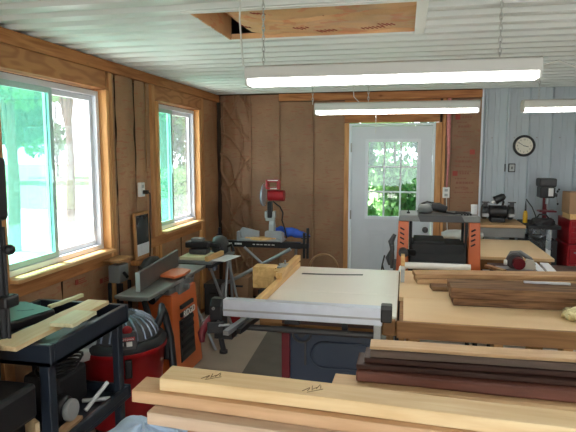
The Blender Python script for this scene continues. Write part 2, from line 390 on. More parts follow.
for x in seams[1:4]: beam('kraft_seam', 'kraftR', x-.012, x+.012, YB+.0, YB+.03, .04, 2.32, parent=wb)
kraft_back(.49, .785, .04, 2.315, 27, .006, .006)
kraft_back(-.72, -.665, .04, 2.315, 28, .003, .0)
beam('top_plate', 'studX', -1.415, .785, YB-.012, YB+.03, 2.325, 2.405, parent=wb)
beam('door_header', 'studX', -.665, .36, YB-.012, YB+.05, 2.075, 2.20, parent=wb)
beam('cripple_board', 'studX', -.665, .36, YB+.0, YB+.05, 2.205, 2.32, parent=wb)
beam('door_stud', 'stud', -.665, -.614, YB-.012, YB+.05, 0, 2.07, parent=wb)
beam('door_stud', 'stud', .321, .385, YB-.012, YB+.05, 0, 2.07, parent=wb)
beam('stud', 'stud', .39, .425, YB-.005, YB+.05, 0, 2.32, parent=wb)
beam('stud', 'kraftR', .43, .485, YB+.0, YB+.05, 0, 2.32, parent=wb)
# red boxed print on the paper right of the door
b = B(); b2 = B()
def pr(x0, x1, z0, z1, q=None): (q or b2).box(x0, x1, YB-.0005, YB+.004, z0, z1)
for (xc, zc, sq) in ((.54, 2.12, 0), (.70, 1.75, 1), (.53, 1.52, 0)):
    pr(xc-.022, xc+.03, zc-.025, zc+.028, b)
    for k in range(4):
        x = .53+random.uniform(0, .02); z = zc-.06-k*.05
        for j in range(random.randint(4, 7)):
            w = random.uniform(.012, .03)
            if x+w < .75: pr(x, x+w, z, z+(.022 if k == 1 else .012))
            x += w+.008
    if not sq:
        x = xc+.05
        for j in range(4): pr(x, x+.018, zc-.008, zc+.014); x += .026
b.build('red_print', 'print', wb); b2.build('brown_print', 'print2', wb)
# blue grey ribbed steel on the right of the back wall
b = B(); x = .80; pts = [(x, YB+.02)]
while x < XR-.1:
    pts += [(x+.015, YB+.02), (x+.024, YB-.014), (x+.044, YB-.014), (x+.053, YB+.02)]
    for q in (.105, .155): pts += [(x+q, YB+.02), (x+q+.008, YB+.0175), (x+q+.016, YB+.02)]
    x += .222
pts.append((XR, YB+.02))
for (a, c) in zip(pts, pts[1:]): b.add([(a[0], a[1], 0), (c[0], c[1], 0), (c[0], c[1], 2.425), (a[0], a[1], 2.425)], [(0, 1, 2, 3)])
st = b.build('steel_panel', 'bluewall', wb)
b = B().box(.785, .803, YB-.004, YB+.03, 0, 2.42); b.build('corner_trim', 'vinyl', wb, .001)
b = B()
for k in range(9): b.cyl((.90+k*.222, YB+.018, 1.90), (.90+k*.222, YB+.008, 1.90), .006, n=8)
b.build('screw', 'steel', wb)
struct(B().box(XR, XR+.1, YF-.1, YB+.2, 0, 2.6).build('wall_right', 'bluewall'))
struct(B().box(-2.29, -1.1, YF-.1, YF, 0, 2.6).box(1.9, XR+.1, YF-.1, YF, 0, 2.6).box(-1.1, 1.9, YF-.1, YF, 2.2, 2.6).build('wall_front', 'bluewall'))  # unseen wall; opening added to let daylight onto the foreground
# ceiling: ribbed white steel with the hatch cut out
HX0, HX1, HY0, HY1 = -1.04, .04, 2.60, 3.275
prof = []; y = YF; P_ = .187
while y < YB+.06:
    prof += [(y, ZC), (y+.075, ZC), (y+.09, ZC-.022), (y+.135, ZC-.022), (y+.15, ZC)]; y += P_
def zat(y):
    for (a, c) in zip(prof, prof[1:]):
        if a[0] <= y <= c[0]: return a[1]+(c[1]-a[1])*(y-a[0])/max(1e-6, c[0]-a[0])
    return ZC
ys = sorted(set([p[0] for p in prof if p[0] < YB+.05]+[HY0, HY1, YB+.05]))
xs = [-2.28, HX0, HX1, XR]
b = B()
for y0, y1 in zip(ys, ys[1:]):
    for i in range(3):
        if i == 1 and y0 >= HY0-1e-6 and y1 <= HY1+1e-6: continue
        b.add([(xs[i], y0, zat(y0)), (xs[i+1], y0, zat(y0)), (xs[i+1], y1, zat(y1)), (xs[i], y1, zat(y1))], [(0, 1, 2, 3)])
ce = struct(b.build('ceiling', 'ceil'))
b = B().box(HX0-.012, HX0, HY0, HY1, ZC-.016, ZC+.12).box(HX1, HX1+.02, HY0, HY1, ZC-.02, ZC+.12).box(HX0, HX1, HY0-.02, HY0, ZC-.018, ZC+.12).box(HX0, HX1, HY1, HY1+.02, ZC-.012, ZC+.02)
b.build('hatch_trim', 'kraftA', ce, .002)
b = B().box(HX1-.004, HX1+.05, HY0-.02, HY1+.02, ZC-.024, ZC-.016).box(HX0-.03, HX1+.04, HY0-.035, HY0+.005, ZC-.026, ZC-.019); b.build('hatch_flange', 'white', ce, .001)
def fa(u, v):
    x = HX0+(HX1-HX0)*u; yy = HY0+(HY1-HY0)*v
    z = ZC+.06-.055*min(1, v*1.6)*min(1, u*4+.05)-crumple(x*1.3, yy*3, .014, 3, 5)
    z += .05*max(0, 1-abs(v-.45-.10*math.sin(u*3.4))/.04)+.06*max(0, 1-u*9)
    return (x, yy, max(z, ZC-.004))
B().grid(fa, 60, 90, False).build('hatch_insulation', 'kraftA', ce)
b = B()
for (x0, yy, n) in ((-.95, 3.12, 4), (-.7, 2.72, 6), (-.35, 2.7, 5), (-.5, 3.2, 5), (-.15, 3.1, 4), (-.45, 2.95, 5), (-.2, 2.78, 6), (-.62, 3.1, 4), (-.25, 3.17, 6), (-.8, 2.85, 4), (-.05, 2.75, 3)):
    for k in range(n):
        xx = x0+k*.022; zz = fa((xx-HX0)/(HX1-HX0), (yy-HY0)/(HY1-HY0))[2]
        b.box(xx, xx+.006, yy, yy+random.uniform(.03, .06), zz-.004, zz-.001, (0, 0, -.5))
b.build('red_print', 'print', ce)
struct(B().box(-2.78, XR+.5, YF-.3, YB+.6, 2.62, 2.68).box(-2.78, -2.74, YF-.3, YB+.6, 2.46, 2.62).box(-2.78, -2.29, YF-.3, YB+.6, 2.455, 2.47).build('roof', 'roofm'))  # unseen roof; eave added and sized to cut down the sunbeam
# door
d = sempty('door_1', (-.147, YB+.02, 0))
def bd(m, name, mat, bev=.003, par=None): return m.build(name, mat, par or d, bev, loc=(.147, -YB-.02, 0) if par is None else (0, 0, 0))
DX0, DX1, DT = -.583, .289, 2.035
GX0, GX1, GZ0, GZ1 = -.40, .135, 1.035, 1.865
b = B().box(DX0, GX0, YB, YB+.042, .01, DT).box(GX1, DX1, YB, YB+.042, .01, DT).box(GX0, GX1, YB, YB+.042, .01, GZ0).box(GX0, GX1, YB, YB+.042, GZ1, DT)
slab = bd(b, 'door_panel', 'doorw', .001)
b = B()
for x0, x1 in ((-.40, -.165), (-.10, .135)):
    for (z0, z1) in ((.2, .88),):
        for q, w in ((0, .02), (.04, .012)):
            b.box(x0+q, x1-q, YB-.006, YB, z0+q, z0+q+w).box(x0+q, x1-q, YB-.006, YB, z1-q-w, z1-q).box(x0+q, x0+q+w, YB-.006, YB, z0+q+w, z1-q-w).box(x1-q-w, x1-q, YB-.006, YB, z0+q+w, z1-q-w)
bd(b, 'panel_moulding', 'doorw', .002)
b = B().box(GX0-.03, GX0+.004, YB-.012, YB, GZ0-.03, GZ1+.03).box(GX1-.004, GX1+.03, YB-.012, YB, GZ0-.03, GZ1+.03).box(GX0+.004, GX1-.004, YB-.012, YB, GZ0-.03, GZ0+.004).box(GX0+.004, GX1-.004, YB-.012, YB, GZ1-.004, GZ1+.03)
for k in (1, 2):
    xx = GX0+(GX1-GX0)*k/3; b.box(xx-.009, xx+.009, YB-.006, YB+.01, GZ0, GZ1)
    zz = GZ0+(GZ1-GZ0)*k/3; b.box(GX0, GX1, YB-.005, YB+.011, zz-.009, zz+.009)
bd(b, 'glass_grille', 'vinyl', .002)
bd(B().box(GX0, GX1, YB+.018, YB+.024, GZ0, GZ1), 'glass_pane', 'glass', 0)
bd(B().box(DX0-.03, DX0-.004, YB-.012, YB+.06, 0, DT+.03).box(DX1+.004, DX1+.03, YB-.012, YB+.06, 0, DT+.03).box(DX0-.004, DX1+.004, YB-.012, YB+.06, DT+.006, DT+.03), 'door_frame', 'vinyl', .002)
bd(B().lathe((.235, YB-.003, .90), [(.03, 0), (.032, -.008), (.012, -.014), (.012, -.035), (.026, -.045), (.029, -.06), (.02, -.072), (.004, -.074)], 20, axis='Y'), 'door_knob', 'dgrey', 0)
bd(B().lathe((.235, YB-.003, 1.03), [(.028, 0), (.028, -.012), (.01, -.014)], 20, axis='Y'), 'deadbolt', 'dgrey', 0)
for z in (.3, 1.05, 1.8): bd(B().box(DX0-.012, DX0+.004, YB-.018, YB, z-.05, z+.05), 'hinge', 'steel', .002)

# ------------------------------------------------------------------ outside
struct(B().box(-22, 12, -14, YF-.1, -.3, -.02).box(-22, -2.36, YF-.1, 17, -.3, -.2).build('ground', 'ext'))
struct(B().box(-2.3, 12, YB+.25, 17, -.3, -.19).box(-70, 20, 17, 90, -.3, -.195).box(-70, -22, -14, 17, -.3, -.195).build('trim_1', 'lawn'))
bpy.data.objects['trim_1'].name = 'ground_behind'
def leaves(b, c, r, n, size):
    for _ in range(n):
        while True:
            p = Vector((random.uniform(-1, 1), random.uniform(-1, 1), random.uniform(-1, 1)))
            if .25 < p.length < 1: break
        p = Vector((c[0]+p.x*r[0], c[1]+p.y*r[1], c[2]+p.z*r[2]))
        q = Euler((random.uniform(0, 6.28), random.uniform(0, 6.28), random.uniform(0, 6.28))).to_matrix(); s = size*random.uniform(.6, 1.3)
        b.add([p+q @ Vector(v)*s for v in ((-.5, 0, 0), (0, -.28, .05), (.6, 0, 0), (0, .28, .05))], [(0, 1, 2, 3)])
def tree(label, x, y, h, r, mat, n, size=.16, zlow=1.9, trunk=.13, name='tree', cat='tree', group='trees outside the windows'):
    t = thing(name, label, cat, (x, y, -.2), group=group)
    b = B(); zc = (h+zlow)/2
    blobs = [(random.uniform(-.5, .5)*r, random.uniform(-.5, .5)*r, random.uniform(zlow+.3*r, h-.3*r)) for _ in range(9)]
    for q in blobs: leaves(b, (q[0], q[1], q[2]+.2), (r*.55, r*.55, r*.42), n//9, size)
    b.build('foliage', mat, t)
    tb = B().tube([(0, 0, 0), (.05, .03, zlow*.6), (.0, .08, zlow), (.1, 0, zc)], [trunk, trunk*.8, trunk*.7, trunk*.3], 10)
    for q in blobs[:5]: tb.tube([(.0, .05, zlow*.85), (q[0]*.5, q[1]*.5, (q[2]+zlow)/2), (q[0], q[1], q[2])], [trunk*.5, trunk*.3, .02], 6)
    tb.build('trunk', 'bark', t)
TREES = [('broad green tree seen through the left sash of the near window', -7.6, 9.5, 5.6, 1.5, 'leafA', 7000, 2.2, .16),
         ('pale tree with high branches seen through the right sash of the near window', -9.3, 14.0, 6.5, 1.5, 'leafC', 5000, 3.0, .16),
         ('leafy tree seen through the left sash of the far window', -6.0, 13.0, 5.6, 1.3, 'leafA', 5000, 2.4, .16),
         ('tree with high branches at the right side of the far window', -6.4, 17.2, 7.0, 1.5, 'leafB', 4000, 3.2, .18),
         ('distant tree at the left edge of the near window', -26, 33, 12, 3.2, 'leafB', 6000, .6, .55),
         ('distant tree behind the left sash of the near window', -29, 42, 13, 3.8, 'leafA', 4200, 1.2, .6),
         ('distant tree behind the right sash of the near window', -23, 49, 12, 4.0, 'leafC', 4200, 2.0, .6),
         ('distant tree seen through the far window, left one', -17, 38, 12, 4.0, 'leafB', 5000, .6, .55),
         ('distant tree seen through the far window, right one', -14, 44, 13, 4.0, 'leafA', 5000, .6, .55)]
for (l, x, y, h, r, m, n, zl, sz) in TREES: tree(l, x, y, h, r, m, n, sz, zl)
SH = [('low round bush outside the far window, nearer one', -5.3, 11.9, 1.5, .8, 'leafC'), ('low round bush outside the far window, farther one', -5.2, 14.6, 1.9, .9, 'leafA')]
for (l, x, y, h, r, m) in SH: tree(l, x, y, h, r, m, 3000, .12, .3, .04, 'bush', 'bush', 'bushes outside the windows')
BK = [('bright green bush behind the left panes of the door', -.95, 9.2, 2.6, .62, 'leafA', .3), ('pale green bush behind the middle panes of the door', -.1, 11.6, 2.5, .8, 'leafC', .3),
      ('dark green bush behind the right panes of the door', .55, 9.4, 2.3, .62, 'leafB', .2), ('tall tree behind the top panes of the door', -.3, 15.5, 5.5, 2.2, 'leafB', 1.0)]
for (l, x, y, h, r, m, zl) in BK: tree(l, x, y, h, r, m, 3600, .14, zl, .05, 'tree' if 'tree' in l else 'bush', 'tree' if 'tree' in l else 'bush', 'greenery behind the door')

# ------------------------------------------------------------------ ceiling fixtures
def chainmesh(z0, z1, x=0, y=0):
    b = B(); n = int((z1-z0)/.022)
    for k in range(n):
        zc = z0+(k+.5)*(z1-z0)/n; h = (z1-z0)/n*.72; w = .006
        pts = []
        for j in range(8):
            t = 2*PI*j/8; a = (math.cos(t)*w, 0) if k % 2 else (0, math.cos(t)*w)
            pts.append((x+a[0], y+a[1], zc+math.sin(t)*h))
        b.tube(pts, .0022, 5, True)
    return b
def fixture(label, x0, x1, y, group='fluorescent shop lights', chains=None):
    L_ = x1-x0; t = thing('shop_light', label, 'light', ((x0+x1)/2, y, 2.045), group=group)
    h = L_/2; z = 0
    sec = [(-.05, .022), (-.066, .016), (-.062, .066), (-.04, .076), (.04, .076), (.062, .066), (.066, .016), (.05, .022)]
    B().prism(sec, -h, h, 'X').build('housing', 'fixture', t, .002)
    for s in (-1, 1):
        B().box(s*h-.012 if s > 0 else -h, s*h if s > 0 else -h+.012, -.055, .055, -.012, .024).build('end_cap', 'fixture', t, .003)
        B().cyl((-h+.02, s*.032, .002), (h-.02, s*.032, .002), .0115, n=16).build('tube', 'tube', t)
    for cx in (chains or (-h+.03, h-.05)):
        chainmesh(.072, ZC-.014-2.045, cx).build('hanging_chain', 'chain', t)
    return t
f1 = fixture('long white shop light nearest the camera, hung below the hatch', -.705, .53, 2.46, chains=(-.545, .46))
f2 = fixture('white shop light hung in front of the door header', -.69, .525, 4.30, chains=(-.63, -.22+.02))
f3 = fixture('white shop light hung before the blue-grey steel wall', .83, 2.05, 4.35, chains=(.1-.6, .5))
f4 = fixture('extra white shop light added outside the frame behind the camera', -.7, .53, -.2)  # unseen lamp added to light the foreground lumber
f5 = fixture('extra white shop light added outside the frame on the right', 1.0, 2.23, 1.2)  # second unseen lamp, added for more light on the lumber
B().tube([(-.30, 0, ZC-2.06), (-.32, 0, .22), (-.31, 0, .12), (-.27, 0, .078)], .003, 6).build('power_cable', 'cord', f2)
B().tube([(-.14, -.02, -.01), (-.14, -.02, -.16)], .002, 6).build('pull_cord', 'cord', f2)
# white cable and hook at the left end, cord at right end of near light
o = B().tube([(-.735, 2.45, ZC-.016), (-.74, 2.45, 2.33), (-.73, 2.45, 2.2), (-.725, 2.45, 2.13), (-.70, 2.45, 2.11)], .004, 8).build('power_cable', 'cord'); tag(o, 'white cord dropping from the ceiling to the left end of the nearest shop light', 'cord')
o = B().tube([(.536, 2.46, 2.09), (.60, 2.46, 2.105), (.68, 2.45, 2.07), (.8, 2.44, 2.035), (1.0, 2.4, 2.05), (1.2, 2.35, 2.2), (1.25, 2.35, 2.415)], .004, 8).build('hanging_cable', 'cord'); tag(o, 'white cord looping away from the right end of the nearest shop light', 'cord')

# ------------------------------------------------------------------ wall fittings
t = thing('wall_clock', 'round black-rimmed wall clock with cream face on blue-grey steel wall', 'clock', (1.215, YB-.004, 1.815))
B().lathe((0, 0, 0), [(.108, 0), (.112, -.02), (.104, -.035), (.088, -.034), (.086, -.02)], 40, axis='Y').build('rim', 'black', t)
B().lathe((0, -.02, 0), [(.087, 0), (.087, -.003)], 40, axis='Y').build('clock_face', 'cream', t)
for k in range(12):
    a = PI/2-2*PI*(k+1)/12; text('numeral', str(k+1), .022, 'black', t, (math.cos(a)*.066, -.0242, math.sin(a)*.066), (PI/2, 0, 0), .0005)
for a, l, w in ((math.radians(-15), .045, .006), (math.radians(150), .065, .004)):
    B().box(-.01, l, -.0275, -.0255, -w/2, w/2, (0, -a, 0), (0, -.026, 0)).build('hand', 'black', t)
t = thing('electrical_box', 'small dark-rimmed wall box on the blue-grey steel wall below the clock', 'switch', (1.105, YB-.002, 1.585))
B().box(-.035, .035, -.022, 0, -.045, .045).build('rim', 'black', t, .006)
B().box(-.026, .026, -.026, -.02, -.036, .036).build('cover', 'lgrey', t, .003)
B().box(-.006, .006, -.03, -.024, -.014, .014).build('toggle', 'dgrey', t, .001)
B().box(-.072, -.058, -.012, 0, -.04, .04).build('bracket', 'dgrey', t, .002)
def outlet(label, loc, rz, dark=False, nm='wall_outlet'):
    t = thing(nm, label, 'outlet', loc, rz)
    B().box(-.036, .036, -.03, 0, -.058, .058).build('cover', 'white', t, .004)
    for s in (-1, 1): B().box(-.017, .017, -.033, -.028, s*.026-.014, s*.026+.014).build('socket', 'lgrey', t, .003)
    return t
outlet('white wall outlet on brown kraft paper right of the door', (.445, YB-.006, 1.315), 0)
outlet('white wall outlet between the two left windows', (XL+.004, 4.165, 1.44), PI/2)
o = B().box(-.012, .012, -.075, -.034, -.035, -.005).tube([(0, -.07, -.02), (.0, -.09, -.03), (0, -.09, -.1), (.02, -.07, -.3), (.05, -.06, -.45), (.04, -.05, -.62)], .006, 8).build('power_cable', 'black', None, 0, (XL+.004, 4.165, 1.44), (0, 0, PI/2)); tag(o, 'black plug and cord hanging from the outlet between the windows', 'cord')
o = B().tube([(.452, YB-.02, 2.32), (.45, YB-.03, 2.0), (.458, YB-.028, 1.7), (.448, YB-.03, 1.37)], [.018, .022, .014, .008], 8).build('insulation_strip', 'pink'); tag(o, 'thin pink strip of insulation hanging above the outlet right of the door', 'insulation')
o = B().tube([(.452, YB-.02, 1.256), (.455, YB-.03, 1.15), (.47, YB-.03, .9), (.47, YB-.03, .7)], .005, 6).build('power_cable', 'cord'); tag(o, 'thin cord running down from the outlet right of the door', 'cord')

# ------------------------------------------------------------------ boards helper
def board(name, label, p0, p1, w, th, ztop, mat, group=None, cat='board', bevel=.003, slant=0, origin=None):
    p0 = Vector((p0[0], p0[1])); p1 = Vector((p1[0], p1[1])); d = p1-p0; L_ = d.length; a = math.atan2(d.y, d.x)
    b = B(); n = 12
    vs = []
    for i in range(n+1):
        x = L_*i/n; wob = .0012*math.sin(i*1.3+len(label))
        off = slant if i == 0 else 0
        for (yy, zz) in ((0, -th), (w, -th), (w, 0), (0, 0)): vs.append((x+(off if yy else 0), yy+wob, zz+wob*.5))
    fs = [(i*4+k, i*4+(k+1) % 4, i*4+4+(k+1) % 4, i*4+4+k) for i in range(n) for k in range(4)]+[(3, 2, 1, 0), tuple(n*4+k for k in range(4))]
    b.add(vs, fs)
    o = b.build(name, mat, None, bevel, (p0.x, p0.y, ztop), (0, 0, a))
    return tag(o, label, cat, group)

# ------------------------------------------------------------------ right assembly bench
t = thing('assembly_bench', 'long pale maple-topped bench with brown wooden apron right of the saw', 'workbench', (1.1, 2.71, 0))
B().box(-1.115, 1.3, .46, 1.21, .885, .91).build('tabletop', 'maple', t, .003); B().box(-1.09, 1.3, .004, .457, .885, .91).build('tabletop', 'maple', t, .003)
B().box(-1.12, 1.3, -.02, .004, .825, .908).build('front_apron', 'apron', t, .003)
B().box(-1.11, -1.08, .006, 1.2, .79, .884).build('side_apron', 'apron', t, .003)
B().box(-1.08, 1.3, 1.16, 1.19, .79, .884).build('back_apron', 'apron', t, .003)
for x in (-1.06, -.66, -.35, -.27, .9): B().box(x, x+.045, .01, .10, 0, .884).build('leg', 'legw', t, .003)
for x in (-1.06, -.27, .9): B().box(x, x+.09, 1.07, 1.16, 0, .884).build('leg', 'legw', t, .003)
B().box(-1.0, 1.2, .12, 1.05, .30, .33).build('lower_shelf', 'darkw', t, .003)
board('plank', 'lower of the two long tan planks lying at the back of the pale bench', (.095, 3.512), (2.25, 3.83), .15, .028, .9395, 'roughl', 'planks at the back of the bench')
board('plank', 'upper of the two long tan planks at the back of the pale bench', (.085, 3.54), (2.27, 3.86), .14, .028, .969, 'roughl', 'planks at the back of the bench')
board('rough_plank', 'lower dark rough-sawn plank of the stack on the pale bench', (.275, 3.035), (2.3, 3.10), .22, .042, .9545, 'rough', 'rough planks on the bench')
board('rough_plank', 'upper dark rough-sawn plank of the stack on the pale bench', (.262, 3.025), (2.3, 3.09), .225, .058, 1.014, 'rough', 'rough planks on the bench')
o = board('wood_stick', 'short whitish stick lying on top of the dark rough planks', (.665, 3.205), (.905, 3.205), .02, .012, 1.027, 'paper', cat='stick')
board('plank', 'long narrow plank lying between the rough stack and the tan planks', (.18, 3.34), (2.3, 3.62), .10, .026, .9375, 'rough', 'planks at the back of the bench')
# crumpled ornament
b = B(); b.lathe((0, 0, 0), [(.03, .002), (.075, .01), (.085, .04), (.06, .065), (.02, .075)], 22)
for v_i, v in enumerate(b.v):
    p = Vector(v); p *= 1+.25*noise.noise(p*45); b.v[v_i] = (p.x, p.y, max(p.z, .001))
for k in range(14):
    a = random.uniform(0, 6.28); rr = random.uniform(.02, .075); b.box(a and rr*math.cos(a)-.01, rr*math.cos(a)+.012, rr*math.sin(a)-.01, rr*math.sin(a)+.01, .03, .06, (random.random()*3, random.random()*3, 0))
o = b.build('foil_lump', 'foil', None, 0, (.85, 2.90, .91)); o.scale = (.82, .82, .82); tag(o, 'shiny gold crumpled lump on the pale bench at the right edge of the frame', 'lump')
# little post with pale strip at the saw end of the bench
t = thing('wood_stop_block', 'narrow upright pale stop at the joint of white table and bench', 'block', (.003, 3.60, .91))
B().box(-.012, .012, -.06, .05, .0, .085).build('block', 'lgrey', t, .002)
B().box(-.013, .013, .06, .12, .0, .155).build('wood_strip', 'jig', t, .002)

# ------------------------------------------------------------------ table saw
t = thing('table_saw', 'table saw with dark blue cabinet and white table extension', 'saw', (-.4, 2.8, 0))
OX, OY = .4, -2.8
def ts(m, name, mat, bev=.003, par=None): return m.build(name, mat, par or t, bev, loc=(OX, OY, 0) if par is None else (0, 0, 0))
ts(B().box(-.60, -.13, 2.83, 3.5, .10, .80), 'cabinet', 'sawblue', .012)
pm = B()
xc0, xc1, zc0, r_ = -.40, -.20, .66, .055
for (rr, dd) in ((.07, 0),):
    pts = [(xc0+rr*math.cos(PI/2+PI*k/12), 2.826, zc0+rr*math.sin(PI/2+PI*k/12)) for k in range(13)]+[(xc1+rr*math.cos(-PI/2+PI*k/12), 2.826, zc0+rr*math.sin(-PI/2+PI*k/12)) for k in range(13)]
    pm.tube(pts, .006, 6, True)
ts(pm, 'embossed_panel', 'sawblue', 0)
ts(B().box(-.628, -.585, 2.80, 3.45, .10, .86), 'side_stripe', 'maroon', .004)
pm = B()
pm.tube([(-.52+.05*math.cos(2*PI*k/24), 2.815, .775+.05*math.sin(2*PI*k/24)) for k in range(24)], .006, 6, True)
pm.cyl((-.52, 2.83, .775), (-.52, 2.80, .775), .02).box(-.505, -.495, 2.81, 2.822, .60, .73)
ts(pm, 'scale_dial', 'dgrey', 0)
ts(B().box(-.66, -.08, 2.86, 3.6, .0, .10), 'base', 'blackm', .01)
ts(B().box(-.75, -.02, 2.80, 3.95, .80, .878), 'table_support', 'apron', .003)
ts(B().box(-.785, -.022, 2.79, 3.24, .879, .9), 'white_tabletop', 'white_lam', .003)
ts(B().box(-.785, -.022, 3.244, 3.955, .879, .9), 'white_tabletop', 'white_lam', .003)
ts(B().grid(lambda u, v: (-.685+.42*u, 3.70+.045*u+(v-.5)*.034-.012*math.sin(PI*u)+.012, .9015), 12, 1, False), 'mitre_slot', 'black', 0).modifiers.new('t', 'SOLIDIFY').thickness = .002
ts(B().cyl((-.88, 2.735, .815), (-.12, 2.735, .815), .0165), 'front_rail', 'dgrey', 0)
ts(B().box(-.62, -.135, 2.775, 2.795, .835, .868), 'rear_rail', 'darkw', .002)
ts(B().box(-.60, -.52, 2.745, 2.775, .84, .858), 'rail_bracket', 'black', .002); ts(B().box(-.30, -.27, 2.765, 2.80, .80, .87), 'rail_bracket', 'black', .002)
ts(B().box(-.09, -.028, 2.745, 2.785, .815, .893), 'wood_block', 'apron', .003)
ts(B().box(-.134, -.098, 2.70, 2.80, .805, .875), 'rail_end_plate', 'lgrey', .004)
ts(B().box(-.85, -.82, 2.55, 2.95, .825, .85, (0, 0, -.12)), 'side_rail', 'alud', .002)
ts(B().box(-.795, -.77, 2.60, 3.0, .82, .848, (0, 0, -.12)), 'side_rail', 'black', .002)
for x in (-.10, ): ts(B().box(x, x+.05, 3.82, 3.87, 0, .80), 'leg', 'legw', .003)
ts(B().box(-.55, -.50, 3.82, 3.87, 0, .80), 'leg', 'blackm', .003)
fz = ts(B().prism([(-.0275, 0), (.0275, 0), (.0275, .090), (-.0275, .090)], -.925, -.092, 'X'), 'fence', 'alu', .003)
fz.location = (OX, OY+2.735, .875)
ridge = B()
for z in (.03,): ridge.box(-.925, -.092, -.0305, -.027, z, z+.01)
rg = ridge.build('fence_groove', 'alud', fz)
ec = B().prism([(2.695, .895), (2.775, .895), (2.775, .965), (2.765, .980), (2.71, .980), (2.695, .962)], -.10, -.045, 'X'); ts(ec, 'fence_end_cap', 'black', .006)
ch = B().prism([(2.69, .80), (2.79, .80), (2.79, .93), (2.77, .965), (2.72, .965), (2.69, .93)], -.995, -.926, 'X'); hd = ts(ch, 'fence_clamp', 'black', .006)
B().cyl((-.97, 2.69, .92), (-.97, 2.680, .92), .008).cyl((-.945, 2.69, .85), (-.945, 2.680, .85), .008).build('bolt', 'steel', hd)
ts(B().tube([(-.99, 2.72, .87), (-1.01, 2.69, .84), (-1.028, 2.66, .79), (-1.022, 2.65, .745)], [.014, .02, .022, .012], 10), 'clamp_lever', 'maroon', 0)
pm = B().box(-.96, -.86, 2.66, 2.78, .765, .80).cyl((-.93, 2.68, .77), (-.915, 2.68, .70), .014).cyl((-.915, 2.68, .70), (-.915, 2.68, .685), .022)
pm.box(-.99, -.90, 2.64, 2.66, .80, .86, (0, 0, .3)); ts(pm, 'clamp_foot', 'black', .004)
ts(B().tube([(-.97, 2.66, .82), (-.92, 2.65, .845), (-.87, 2.67, .84), (-.85, 2.70, .82)], .008, 8), 'clamp_rod', 'alud', 0)
# wooden jig pieces along the left edge of the white table
def ypiece(name, label, x0, x1, y0, y1, z0, z1, mat='jig', rz=0, group='jig pieces by the white table'):
    o = B().box(-(x1-x0)/2, (x1-x0)/2, -(y1-y0)/2, (y1-y0)/2, 0, z1-z0).build(name, mat, None, .004, ((x0+x1)/2, (y0+y1)/2, z0), (0, 0, rz)); return tag(o, label, 'wood block', group)
ypiece('wood_strip', 'long tan wood strip on edge along the left side of the white table', -.782, -.745, 2.86, 3.92, .9015, .939, rz=-.02)
t2 = thing('wood_jig', 'raised tan wooden jig with a metal clamp at the far left corner of white table', 'jig', (-.765, 3.68, .94))
B().box(-.02, .02, -.34, .30, 0, .04).build('rail', 'jig', t2, .003); B().box(-.06, -.022, -.24, .06, -.01, .03).build('side_block', 'jig', t2, .003)
B().cyl((-.02, -.06, .041), (-.02, -.06, .07), .006).cyl((-.04, -.14, .041), (-.04, -.14, .06), .006).box(-.055, .0, -.16, -.03, .032, .042).build('clamp', 'alud', t2, .001)
B().box(-.235, -.085, -.12, .0, -.12, .025).build('end_block', 'jig', t2, .004); B().box(-.09, -.06, -.10, -.02, -.03, .02).build('spacer', 'jig', t2, .003)
# floor mat
o = B().add([(-1.22, 3.9, .003), (-.0, 3.9, .003), (-.05, 5.33, .003), (-1.29, 5.33, .003), (-1.22, 3.9, 0), (0, 3.9, 0), (-.05, 5.33, 0), (-1.29, 5.33, 0)], [(0, 1, 2, 3), (7, 6, 5, 4), (0, 4, 5, 1), (1, 5, 6, 2), (2, 6, 7, 3), (3, 7, 4, 0)]).build('floor_mat', 'mat'); tag(o, 'flat grey floor mat on the concrete beside the table saw', 'mat')

# ------------------------------------------------------------------ foreground lumber
PG = 'pine boards in the foreground pile'; DG = 'dark boards behind the pine pile'
p = board('pine_board', 'topmost bright pine board of the foreground pile, pencil marks near its left end', (-.668, 1.392), (1.4, 1.25), .095, .038, 1.10, 'pine', PG, slant=-.008)
mk = B()
for (x0, y0) in ((.125, .022), (.42, .02)):
    mk = B()
    for j in range(6):
        xx = x0+j*.007; yy = y0+.006*j
        mk.box(xx, xx+.0018, yy, yy+.03-.012*(j % 2), .0006, .0014, (0, 0, -.5+.35*(j % 3)))
    mk.box(x0+.002, x0+.05, y0+.012, y0+.0135, .0006, .0014, (0, 0, .7))
    mk.build('pencil_mark', 'ink', p)
board('pine_board', 'second pine board down, tan, its end sticking out farthest left', (-.748, 1.378), (1.4, 1.225), .10, .036, 1.061, 'pine2', PG, slant=-.01)
board('pine_board', 'third pine board down, greyish white, under the farthest-out board', (-.68, 1.333), (1.4, 1.185), .13, .036, 1.024, 'pine3', PG)
board('pine_board', 'lowest pine board of the foreground pile, mostly cut off by the frame', (-.56, 1.30), (1.4, 1.15), .15, .036, .9862, 'pine2', PG)
board('dark_board', 'reddish brown board with rounded end at the bottom front of dark pile', (-.146, 1.80), (1.4, 1.74), .14, .038, 1.0, 'redw', DG, bevel=.008)
board('dark_board', 'very dark brown board lying directly on the reddish one', (-.146, 1.815), (1.4, 1.81), .12, .018, 1.0195, 'darkw', DG, bevel=.003)
board('dark_board', 'second very dark brown board, just below the tan one', (-.12, 1.825), (1.4, 1.84), .11, .018, 1.0395, 'darkw', DG, bevel=.003)
board('grey_board', 'greyish brown weathered board directly under the pale tan top board', (-.10, 1.83), (1.4, 1.855), .085, .0245, 1.0655, 'greyw', DG)
board('tan_board', 'pale tan board on top of the dark pile', (-.102, 1.832), (1.4, 1.86), .078, .0115, 1.0785, 'tanw', DG)
board('short_board', 'short board end peeking out between the pine pile and the dark pile', (-.225, 1.765), (1.3, 1.73), .10, .0125, .961, 'tanw', DG)
